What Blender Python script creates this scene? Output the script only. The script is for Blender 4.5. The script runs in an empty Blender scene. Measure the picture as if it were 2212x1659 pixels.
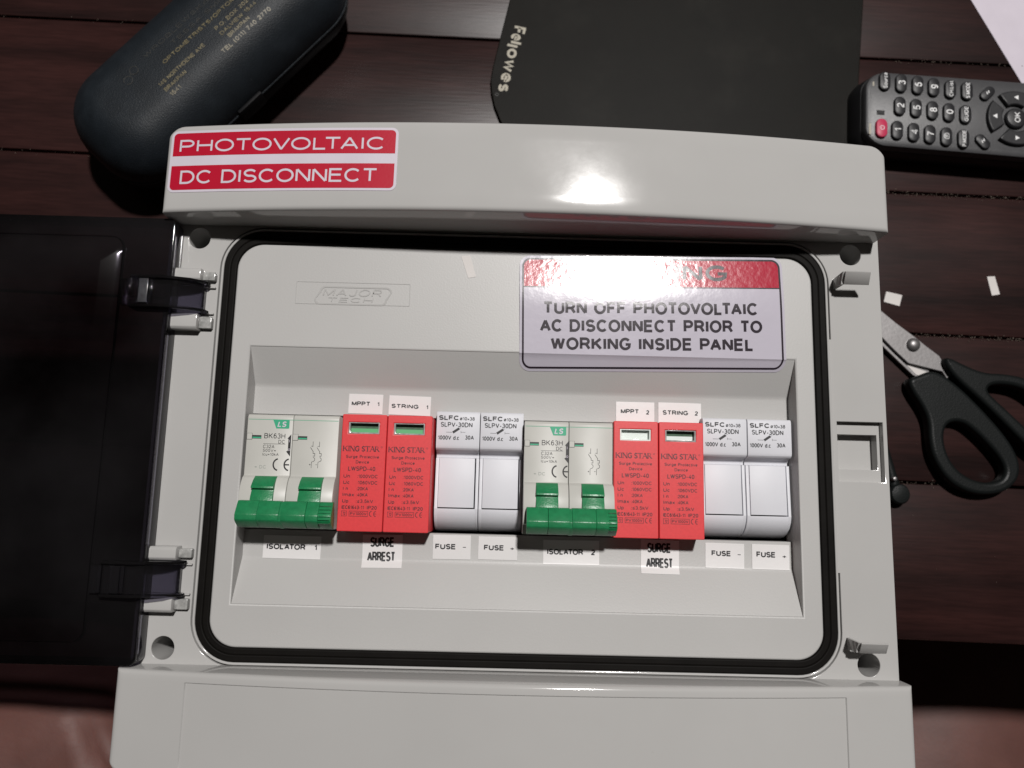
import bpy, bmesh, math, random
from mathutils import Vector, Matrix
random.seed(7)
S = 0.001                       # all lengths below are in millimetres
C = bpy.data.collections.new("scene"); bpy.context.scene.collection.children.link(C)
sc = bpy.context.scene

# ------------------------------------------------------------------ camera
cam_d = bpy.data.cameras.new("camera"); cam = bpy.data.objects.new("camera", cam_d); C.objects.link(cam)
ax_x = Vector((0.99964295, 0.02421286, 0.01130109)); ax_y = Vector((0.02563887, -0.98828009, -0.15048294))
ax_z = Vector((0.00752502, 0.15071896, -0.98854801))      # camera right, down, forward seen in the world
cam.matrix_world = Matrix(((ax_x.x, -ax_y.x, -ax_z.x, 0), (ax_x.y, -ax_y.y, -ax_z.y, 0), (ax_x.z, -ax_y.z, -ax_z.z, 300*S), (0, 0, 0, 1)))
cam_d.sensor_width = 36.0; cam_d.lens = 36.0*1662/2212; cam_d.clip_start = 0.01; cam_d.clip_end = 50
cam_d.dof.use_dof = True; cam_d.dof.focus_distance = 0.298; cam_d.dof.aperture_fstop = 12
sc.camera = cam

# ------------------------------------------------------------------ light: one ceiling lamp in a dark room
w = bpy.data.worlds.new("World"); sc.world = w; w.use_nodes = True
w.node_tree.nodes["Background"].inputs[0].default_value = (1.0, 0.84, 0.74, 1)
w.node_tree.nodes["Background"].inputs[1].default_value = 0.018
ld = bpy.data.lights.new("ceiling_lamp", 'POINT'); lo = bpy.data.objects.new("ceiling_lamp", ld); C.objects.link(lo)
lo.location = (325*S, 845*S, 2000*S); ld.energy = 232; ld.shadow_soft_size = 0.070; ld.color = (1.0, 0.97, 0.945)
sc.view_settings.view_transform = 'Standard'; sc.view_settings.look = 'None'
sc.view_settings.exposure = 0; sc.view_settings.gamma = 1; sc.view_settings.use_curve_mapping = False

# ------------------------------------------------------------------ materials
def mat(name, col, rough=0.45, spec=0.5, bump=0.0, bscale=900.0, var=0.04, vscale=60.0, metal=0.0, trans=0.0, ior=1.46, rvar=0.0, coat=0.0, sss=0.0):
    col = tuple(c*0.83 for c in col)
    m = bpy.data.materials.new(name); m.use_nodes = True; nt = m.node_tree; p = nt.nodes["Principled BSDF"]
    tc = nt.nodes.new("ShaderNodeTexCoord")
    if var > 0:
        n = nt.nodes.new("ShaderNodeTexNoise"); n.inputs["Scale"].default_value = vscale; n.inputs["Detail"].default_value = 6
        nt.links.new(tc.outputs["Object"], n.inputs["Vector"])
        r = nt.nodes.new("ShaderNodeMapRange"); r.inputs[1].default_value = 0.3; r.inputs[2].default_value = 0.7
        r.inputs[3].default_value = 1-var; r.inputs[4].default_value = 1+var
        nt.links.new(n.outputs["Fac"], r.inputs[0])
        mx = nt.nodes.new("ShaderNodeVectorMath"); mx.operation = 'SCALE'; mx.inputs[0].default_value = col
        nt.links.new(r.outputs[0], mx.inputs["Scale"]); nt.links.new(mx.outputs[0], p.inputs["Base Color"])
    else:
        p.inputs["Base Color"].default_value = (*col, 1)
    if rvar > 0:
        n3 = nt.nodes.new("ShaderNodeTexNoise"); n3.inputs["Scale"].default_value = 35; n3.inputs["Detail"].default_value = 5
        nt.links.new(tc.outputs["Object"], n3.inputs["Vector"])
        r3 = nt.nodes.new("ShaderNodeMapRange"); r3.inputs[1].default_value = 0.3; r3.inputs[2].default_value = 0.7
        r3.inputs[3].default_value = max(0, rough-rvar); r3.inputs[4].default_value = rough+rvar
        nt.links.new(n3.outputs["Fac"], r3.inputs[0]); nt.links.new(r3.outputs[0], p.inputs["Roughness"])
    else: p.inputs["Roughness"].default_value = rough
    p.inputs["Specular IOR Level"].default_value = spec; p.inputs["Metallic"].default_value = metal
    p.inputs["Transmission Weight"].default_value = trans; p.inputs["IOR"].default_value = ior; p.inputs["Coat Weight"].default_value = coat
    if sss: p.inputs["Subsurface Weight"].default_value = sss; p.inputs["Subsurface Scale"].default_value = 0.004
    if bump > 0:
        n2 = nt.nodes.new("ShaderNodeTexNoise"); n2.inputs["Scale"].default_value = bscale; n2.inputs["Detail"].default_value = 3
        b = nt.nodes.new("ShaderNodeBump"); b.inputs["Strength"].default_value = bump; b.inputs["Distance"].default_value = 0.0003
        nt.links.new(tc.outputs["Object"], n2.inputs["Vector"]); nt.links.new(n2.outputs["Fac"], b.inputs["Height"]); nt.links.new(b.outputs[0], p.inputs["Normal"])
    return m

M = {}
M['shell'] = mat('grey_plastic', (0.460, 0.454, 0.443), 0.09, 0.5, 0.04, 130, 0.035, 14, rvar=0.03)
M['dull'] = mat('matt_grey_plastic', (0.460, 0.454, 0.443), 0.40, 0.35, 0.12, 1500, 0.035, 14)
M['shaft'] = mat('dark_inside', (0.03, 0.028, 0.026), 0.8, 0.1)
M['gasket'] = mat('black_rubber', (0.005, 0.0042, 0.0035), 0.6, 0.10, 0.25, 300, 0.2, 90)
M['smoke'] = mat('smoked_plastic', (0.21, 0.20, 0.245), 0.04, 0.5, 0, var=0, trans=1.0, ior=1.5)
M['ivory'] = mat('ivory_plastic', (0.53, 0.525, 0.49), 0.38, 0.35, 0.03, 500, 0.03, 80)
M['cool'] = mat('white_plastic', (0.68, 0.685, 0.725), 0.48, 0.3, 0.03, 500, 0.02, 80)
M['red'] = mat('red_plastic', (0.72, 0.046, 0.052), 0.42, 0.4, 0.10, 2500, 0.05, 900)
M['green'] = mat('green_plastic', (0.016, 0.20, 0.075), 0.34, 0.5, 0.25, 1500, 0.12, 500)
M['greenink'] = mat('green_ink', (0.03, 0.37, 0.20), 0.5)
M['flag'] = mat('green_flag', (0.10, 0.40, 0.16), 0.5)
M['ink'] = mat('black_ink', (0.012, 0.011, 0.013), 0.5)
M['greyink'] = mat('grey_ink', (0.022, 0.022, 0.024), 0.6)
M['faintink'] = mat('faint_ink', (0.30, 0.33, 0.30), 0.6)
M['redink'] = mat('dark_red_ink', (0.085, 0.006, 0.014), 0.5)
M['signred'] = mat('sign_red', (0.46, 0.006, 0.028), 0.40, 0.35, 0.1, 900)
M['vinyl'] = mat('white_vinyl', (0.62, 0.57, 0.64), 0.40, 0.35, 0.1, 900)
M['paper'] = mat('white_paper', (0.66, 0.63, 0.61), 0.65, 0.2, 0.2, 1200)
M['gloss_w'] = mat('glossy_white_label', (0.52, 0.49, 0.56), 0.16, 0.5, 0.18, 260, 0.02, 40)
M['gloss_r'] = mat('glossy_red_label', (0.42, 0.008, 0.035), 0.17, 0.5, 0.25, 420, 0.05, 40)
M['gloss_k'] = mat('glossy_black_ink', (0.03, 0.022, 0.03), 0.17, 0.5, 0.14, 260, 0.0)
M['tape_w'] = mat('white_tape', (0.72, 0.705, 0.70), 0.36, 0.4, 0.1, 500, 0.02, 60)
M['lens'] = mat('clear_window', (0.80, 0.86, 0.82), 0.08, 0.5, 0.1, 300, 0.02, 100)
M['lens_d'] = mat('dark_window', (0.10, 0.16, 0.11), 0.12, 0.5, 0.1, 300, 0.25, 400)
M['case'] = mat('case_leatherette', (0.010, 0.0135, 0.0175), 0.50, 0.30, 0.55, 1600, 0.15, 120)
M['caseblack'] = mat('case_seam', (0.005, 0.005, 0.006), 0.6, 0.15)
M['gold'] = mat('gold_print', (0.13, 0.11, 0.06), 0.45, 0.5, var=0.5, vscale=500)
M['golddim'] = mat('worn_gold_print', (0.035, 0.035, 0.032), 0.5, var=0.5, vscale=500)
M['remote'] = mat('remote_grey', (0.060, 0.060, 0.063), 0.38, 0.4, 0.3, 1600, 0.08, 200)
M['remoteside'] = mat('remote_black', (0.010, 0.010, 0.011), 0.35, 0.4, 0.1, 800)
M['button'] = mat('rubber_button', (0.016, 0.016, 0.018), 0.45, 0.4, 0.2, 1500)
M['power'] = mat('pink_rubber', (0.50, 0.030, 0.085), 0.45, 0.4, 0.2, 1500)
M['print'] = mat('white_print', (0.80, 0.80, 0.80), 0.5)
M['steel'] = mat('brushed_steel', (0.27, 0.26, 0.26), 0.42, 0.5, 0.15, 600, 0.08, 120, metal=0.75)
M['handle'] = mat('black_handle', (0.0075, 0.009, 0.009), 0.42, 0.2, 0.3, 1200, 0.1, 100)
M['logo'] = mat('beige_print', (0.40, 0.37, 0.30), 0.6)
M['skin'] = mat('skin', (0.135, 0.062, 0.052), 0.55, 0.35, 0.4, 420, 0.14, 38, sss=0.15)
M['floor'] = mat('dark_floor', (0.02, 0.014, 0.012), 0.6, 0.3, var=0.3, vscale=6)
M['crumb'] = mat('crumbs', (0.13, 0.10, 0.08), 0.7, var=0.5, vscale=300)
M['ceramic'] = mat('clear_pin', (0.34, 0.34, 0.33), 0.15, 0.6, 0.4, 400, 0.3, 500)

def smoked(name, tint, rough=0.04):
    m = bpy.data.materials.new(name); m.use_nodes = True; nt = m.node_tree; nt.nodes.clear(); N = nt.nodes.new; L = nt.links.new
    o = N("ShaderNodeOutputMaterial"); mx = N("ShaderNodeMixShader"); tr = N("ShaderNodeBsdfTransparent"); gl = N("ShaderNodeBsdfGlossy"); fr = N("ShaderNodeFresnel")
    tr.inputs[0].default_value = (*tint, 1); gl.inputs["Roughness"].default_value = rough; fr.inputs[0].default_value = 1.5
    tc = N("ShaderNodeTexCoord"); n = N("ShaderNodeTexNoise"); n.inputs["Scale"].default_value = 45; b = N("ShaderNodeBump"); b.inputs["Strength"].default_value = 0.12; b.inputs["Distance"].default_value = 0.0004
    L(tc.outputs["Object"], n.inputs["Vector"]); L(n.outputs["Fac"], b.inputs["Height"]); L(b.outputs[0], gl.inputs["Normal"])
    df = N("ShaderNodeBsdfDiffuse"); df.inputs[0].default_value = (0.20, 0.19, 0.20, 1); m2 = N("ShaderNodeMixShader"); n4 = N("ShaderNodeTexNoise"); n4.inputs["Scale"].default_value = 16; n4.inputs["Detail"].default_value = 8
    r4 = N("ShaderNodeMapRange"); r4.inputs[1].default_value = .35; r4.inputs[2].default_value = .75; r4.inputs[3].default_value = 0.0; r4.inputs[4].default_value = 0.035
    L(tc.outputs["Object"], n4.inputs["Vector"]); L(n4.outputs["Fac"], r4.inputs[0]); L(r4.outputs[0], m2.inputs[0]); L(tr.outputs[0], m2.inputs[1]); L(df.outputs[0], m2.inputs[2])
    L(fr.outputs[0], mx.inputs[0]); L(m2.outputs[0], mx.inputs[1]); L(gl.outputs[0], mx.inputs[2]); L(mx.outputs[0], o.inputs[0]); return m
M['smoke'] = smoked('smoked_plastic', (0.35, 0.335, 0.375)); M['smoke_thin'] = smoked('smoked_plastic_thin', (0.56, 0.55, 0.61))
M['clip_glint'] = mat('grey_clip_glint', (0.05, 0.05, 0.055), 0.2, 0.5, 0.4, 300, 0.5, 300)  # opaque grey stands in for the bright reflection on the clear hinge insert
def add_dust(m, amount, scale, col):
    """dust specks and smears that belong to the surface"""
    nt = m.node_tree; p = nt.nodes["Principled BSDF"]; tc = nt.nodes.new("ShaderNodeTexCoord")
    n = nt.nodes.new("ShaderNodeTexNoise"); n.inputs["Scale"].default_value = scale; n.inputs["Detail"].default_value = 8; n.inputs["Roughness"].default_value = 0.65
    r = nt.nodes.new("ShaderNodeMapRange"); r.inputs[1].default_value = 0.52; r.inputs[2].default_value = 0.78; r.inputs[4].default_value = amount
    nt.links.new(tc.outputs["Object"], n.inputs["Vector"]); nt.links.new(n.outputs["Fac"], r.inputs[0])
    v = nt.nodes.new("ShaderNodeTexVoronoi"); v.inputs["Scale"].default_value = 70; nt.links.new(tc.outputs["Object"], v.inputs["Vector"])
    r2 = nt.nodes.new("ShaderNodeMapRange"); r2.inputs[1].default_value = 0.035; r2.inputs[2].default_value = 0.0; r2.inputs[4].default_value = min(1, amount*5)
    nt.links.new(v.outputs["Distance"], r2.inputs[0])
    ad = nt.nodes.new("ShaderNodeMath"); ad.operation = 'MAXIMUM'; nt.links.new(r.outputs[0], ad.inputs[0]); nt.links.new(r2.outputs[0], ad.inputs[1])
    mx = nt.nodes.new("ShaderNodeMix"); mx.data_type = 'RGBA'; mx.inputs[7].default_value = (*col, 1)
    src = p.inputs["Base Color"].links[0].from_socket
    nt.links.new(src, mx.inputs[6]); nt.links.new(ad.outputs[0], mx.inputs[0]); nt.links.new(mx.outputs[2], p.inputs["Base Color"])

M['mat'] = mat('mousepad_rubber', (0.0055, 0.0048, 0.0035), 0.5, 0.09, 0.3, 1500, 0.15, 50)
add_dust(M['mat'], 0.04, 22, (0.16, 0.15, 0.13)); add_dust(M['case'], 0.03, 60, (0.14, 0.16, 0.18))
add_dust(M['shell'], 0.05, 26, (0.27, 0.255, 0.235)); add_dust(M['dull'], 0.04, 26, (0.27, 0.255, 0.235))
add_dust(M['remoteside'], 0.03, 60, (0.2, 0.2, 0.2))

def wood():
    m = bpy.data.materials.new("dark_red_wood"); m.use_nodes = True; nt = m.node_tree; p = nt.nodes["Principled BSDF"]; N = nt.nodes.new; L = nt.links.new
    tc = N("ShaderNodeTexCoord"); mp = N("ShaderNodeMapping"); mp.inputs["Scale"].default_value = (3.0, 34, 3); L(tc.outputs["Object"], mp.inputs[0])
    n = N("ShaderNodeTexNoise"); n.inputs["Scale"].default_value = 1.6; n.inputs["Detail"].default_value = 9; n.inputs["Roughness"].default_value = 0.6; L(mp.outputs[0], n.inputs["Vector"])
    cr = N("ShaderNodeValToRGB"); e = cr.color_ramp.elements; e[0].position = 0.33; e[0].color = (0.0080, 0.0036, 0.0035, 1); e[1].position = 0.72; e[1].color = (0.031, 0.0112, 0.0100, 1)
    L(n.outputs["Fac"], cr.inputs[0])
    n2 = N("ShaderNodeTexNoise"); n2.inputs["Scale"].default_value = 9; n2.inputs["Detail"].default_value = 5; L(tc.outputs["Object"], n2.inputs["Vector"])
    mr = N("ShaderNodeMapRange"); mr.inputs[1].default_value = .3; mr.inputs[2].default_value = .7; mr.inputs[3].default_value = 0.75; mr.inputs[4].default_value = 1.3; L(n2.outputs["Fac"], mr.inputs[0])
    sv = N("ShaderNodeVectorMath"); sv.operation = 'SCALE'; L(cr.outputs[0], sv.inputs[0]); L(mr.outputs[0], sv.inputs["Scale"])
    # small dark pores and pale scuffs that follow the grain
    mp2 = N("ShaderNodeMapping"); mp2.inputs["Scale"].default_value = (60, 700, 60); L(tc.outputs["Object"], mp2.inputs[0])
    n3 = N("ShaderNodeTexNoise"); n3.inputs["Scale"].default_value = 1; n3.inputs["Detail"].default_value = 3; L(mp2.outputs[0], n3.inputs["Vector"])
    mr3 = N("ShaderNodeMapRange"); mr3.inputs[1].default_value = .35; mr3.inputs[2].default_value = .6; mr3.inputs[3].default_value = 0.82; mr3.inputs[4].default_value = 1.08; L(n3.outputs["Fac"], mr3.inputs[0])
    sv2 = N("ShaderNodeVectorMath"); sv2.operation = 'SCALE'; L(sv.outputs[0], sv2.inputs[0]); L(mr3.outputs[0], sv2.inputs["Scale"])
    L(sv2.outputs[0], p.inputs["Base Color"])
    rr = N("ShaderNodeMapRange"); rr.inputs[3].default_value = 0.27; rr.inputs[4].default_value = 0.40; L(n2.outputs["Fac"], rr.inputs[0]); L(rr.outputs[0], p.inputs["Roughness"])
    p.inputs["Specular IOR Level"].default_value = 0.36
    b = N("ShaderNodeBump"); b.inputs["Strength"].default_value = 0.3; b.inputs["Distance"].default_value = 0.0002; L(n3.outputs["Fac"], b.inputs["Height"]); L(b.outputs[0], p.inputs["Normal"])
    return m
M['wood'] = wood()

# ------------------------------------------------------------------ mesh helpers (millimetres)
def link(name, bm, m, parent=None, smooth=32, mats=None):
    me = bpy.data.meshes.new(name)
    bmesh.ops.scale(bm, vec=(S, S, S), verts=bm.verts)
    bm.to_mesh(me); bm.free()
    for x in (mats or [m]): me.materials.append(x)
    if smooth:
        me.polygons.foreach_set("use_smooth", [True]*len(me.polygons)); me.set_sharp_from_angle(angle=math.radians(smooth))
    o = bpy.data.objects.new(name, me); C.objects.link(o)
    if parent: o.parent = parent
    return o

def thing(name, label, cat, loc=(0, 0, 0), rz=0.0, group=None):
    o = bpy.data.objects.new(name, None); o.empty_display_size = 0.01; C.objects.link(o)
    o.location = Vector(loc)*S; o.rotation_euler = (0, 0, rz); o['label'] = label; o['category'] = cat
    if group: o['group'] = group
    return o
def tag(o, label=None, cat=None, group=None, kind=None):
    if label: o['label'] = label
    if cat: o['category'] = cat
    if group: o['group'] = group
    if kind: o['kind'] = kind
    return o

def from_curve(cu):
    ob = bpy.data.objects.new("tmp", cu); C.objects.link(ob)
    dg = bpy.context.evaluated_depsgraph_get(); dg.update()
    me = bpy.data.meshes.new_from_object(ob.evaluated_get(dg))
    bpy.data.objects.remove(ob); bpy.data.curves.remove(cu)
    return me

def slab(bm, loops, z0, z1, bev=0.0, res=2, idx=0):
    """plate with holes: first loop outline, the others holes, bevelled edges"""
    cu = bpy.data.curves.new("c", 'CURVE'); cu.dimensions = '2D'; cu.fill_mode = 'BOTH'
    for lp in loops:
        s = cu.splines.new('POLY'); s.points.add(len(lp)-1)
        for i, (x, y) in enumerate(lp): s.points[i].co = (x, y, 0, 1)
        s.use_cyclic_u = True
    cu.extrude = max((z1-z0)/2-bev, 0.0); cu.bevel_depth = bev; cu.bevel_resolution = res
    if bev: cu.offset = -bev
    me = from_curve(cu); me.transform(Matrix.Translation((0, 0, (z0+z1)/2)))
    n = len(bm.faces); bm.from_mesh(me); bpy.data.meshes.remove(me); bm.faces.ensure_lookup_table()
    for f in bm.faces[n:]: f.material_index = idx
    return bm

def rr(x0, x1, y0, y1, r, n=8):
    pts = []
    for cx, cy, a in ((x1-r, y1-r, 0), (x0+r, y1-r, 90), (x0+r, y0+r, 180), (x1-r, y0+r, 270)):
        for i in range(n+1):
            t = math.radians(a+90*i/n); pts.append((cx+r*math.cos(t), cy+r*math.sin(t)))
    return pts
def rect(x0, x1, y0, y1): return [(x0, y0), (x1, y0), (x1, y1), (x0, y1)]
def circ(cx, cy, r, n=32): return [(cx+r*math.cos(2*math.pi*i/n), cy+r*math.sin(2*math.pi*i/n)) for i in range(n)]

def box(bm, x0, x1, y0, y1, z0, z1, bev=0.0, idx=0):
    b2 = bmesh.new(); g = bmesh.ops.create_cube(b2, size=1)
    for v in b2.verts: v.co = Vector(((x0+x1)/2+v.co.x*(x1-x0), (y0+y1)/2+v.co.y*(y1-y0), (z0+z1)/2+v.co.z*(z1-z0)))
    if bev: bmesh.ops.bevel(b2, geom=b2.edges[:], offset=bev, segments=2, profile=0.5, affect='EDGES')
    merge(bm, b2, idx)
def merge(bm, b2, idx=0):
    for f in b2.faces: f.material_index = idx
    me = bpy.data.meshes.new("t"); b2.to_mesh(me); b2.free(); bm.from_mesh(me); bpy.data.meshes.remove(me)
def prism(bm, prof, x0, x1, bev=0.0, idx=0):
    """profile in (y, z) pushed along x"""
    b2 = bmesh.new(); a = [b2.verts.new((x0, y, z)) for y, z in prof]; b = [b2.verts.new((x1, y, z)) for y, z in prof]
    n = len(prof); b2.faces.new(a); b2.faces.new(b[::-1])
    for i in range(n): b2.faces.new((a[i], b[i], b[(i+1) % n], a[(i+1) % n]))
    bmesh.ops.recalc_face_normals(b2, faces=b2.faces[:])
    if bev: bmesh.ops.bevel(b2, geom=[e for e in b2.edges if e.calc_face_angle(0) > 0.35], offset=bev, segments=2, profile=0.5, affect='EDGES')
    merge(bm, b2, idx)
def cyl(bm, cx, cy, r, z0, z1, n=28, inside=False, cap=True, idx=0):
    b2 = bmesh.new(); a = [b2.verts.new((x, y, z0)) for x, y in circ(cx, cy, r, n)]; b = [b2.verts.new((x, y, z1)) for x, y in circ(cx, cy, r, n)]
    for i in range(n): b2.faces.new((a[i], a[(i+1) % n], b[(i+1) % n], b[i]))
    if cap: b2.faces.new(a); 
    if cap and not inside: b2.faces.new(b)
    merge(bm, b2, idx)
def lathe(bm, cx, cy, prof, n=28, idx=0):
    b2 = bmesh.new(); rings = []
    for r, z in prof: rings.append([b2.verts.new((cx+r*math.cos(2*math.pi*i/n), cy+r*math.sin(2*math.pi*i/n), z)) for i in range(n)])
    for a, b in zip(rings, rings[1:]):
        for i in range(n): b2.faces.new((a[i], a[(i+1) % n], b[(i+1) % n], b[i]))
    b2.faces.new(rings[-1]); merge(bm, b2, idx)
def loftloops(bm, loops, cap0=False, cap1=True, idx=0):
    b2 = bmesh.new(); R = [[b2.verts.new(p) for p in lp] for lp in loops]; n = len(R[0])
    for a, b in zip(R, R[1:]):
        for i in range(n): b2.faces.new((a[i], a[(i+1) % n], b[(i+1) % n], b[i]))
    if cap1: b2.faces.new(R[-1])
    if cap0: b2.faces.new(R[0][::-1])
    merge(bm, b2, idx)
def conform(bm, zf, xs=(), ys=()):
    for x in xs: bmesh.ops.bisect_plane(bm, geom=bm.verts[:]+bm.edges[:]+bm.faces[:], plane_co=(x, 0, 0), plane_no=(1, 0, 0))
    for y in ys: bmesh.ops.bisect_plane(bm, geom=bm.verts[:]+bm.edges[:]+bm.faces[:], plane_co=(0, y, 0), plane_no=(0, 1, 0))
    for v in bm.verts: v.co.z += zf(v.co.x, v.co.y)
def turn(bm, a, ox, oy, verts=None):
    bmesh.ops.rotate(bm, cent=(ox, oy, 0), matrix=Matrix.Rotation(a, 3, 'Z'), verts=verts or bm.verts)

def stroke(bm, pts, w, z, closed=False):
    """flat printed line through points, mitred at the corners"""
    P = [Vector((p[0], p[1])) for p in pts]; n = len(P); A = []; B = []
    for i in range(n):
        p0 = P[i-1] if (i > 0 or closed) else None; p1 = P[(i+1) % n] if (i < n-1 or closed) else None
        d0 = (P[i]-p0).normalized() if p0 is not None else (p1-P[i]).normalized(); d1 = (p1-P[i]).normalized() if p1 is not None else d0
        n0 = Vector((-d0.y, d0.x)); n1 = Vector((-d1.y, d1.x)); m_ = n0+n1
        m_ = n0 if m_.length < 1e-4 else m_.normalized(); k = min(1/max(m_.dot(n0), .3), 1.4); nn = m_*k*w/2
        A.append(bm.verts.new((P[i].x+nn.x, P[i].y+nn.y, z))); B.append(bm.verts.new((P[i].x-nn.x, P[i].y-nn.y, z)))
    for i in range(n if closed else n-1): bm.faces.new((B[i], B[(i+1) % n], A[(i+1) % n], A[i]))
def _a(cx, cy, rx, ry, a0, a1, n=12): return [(cx+rx*math.cos(math.radians(a0+(a1-a0)*i/n)), cy+ry*math.sin(math.radians(a0+(a1-a0)*i/n))) for i in range(n+1)]
_o = lambda cx, w: _a(cx, .35, w, .35, 90, 450, 16)
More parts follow.
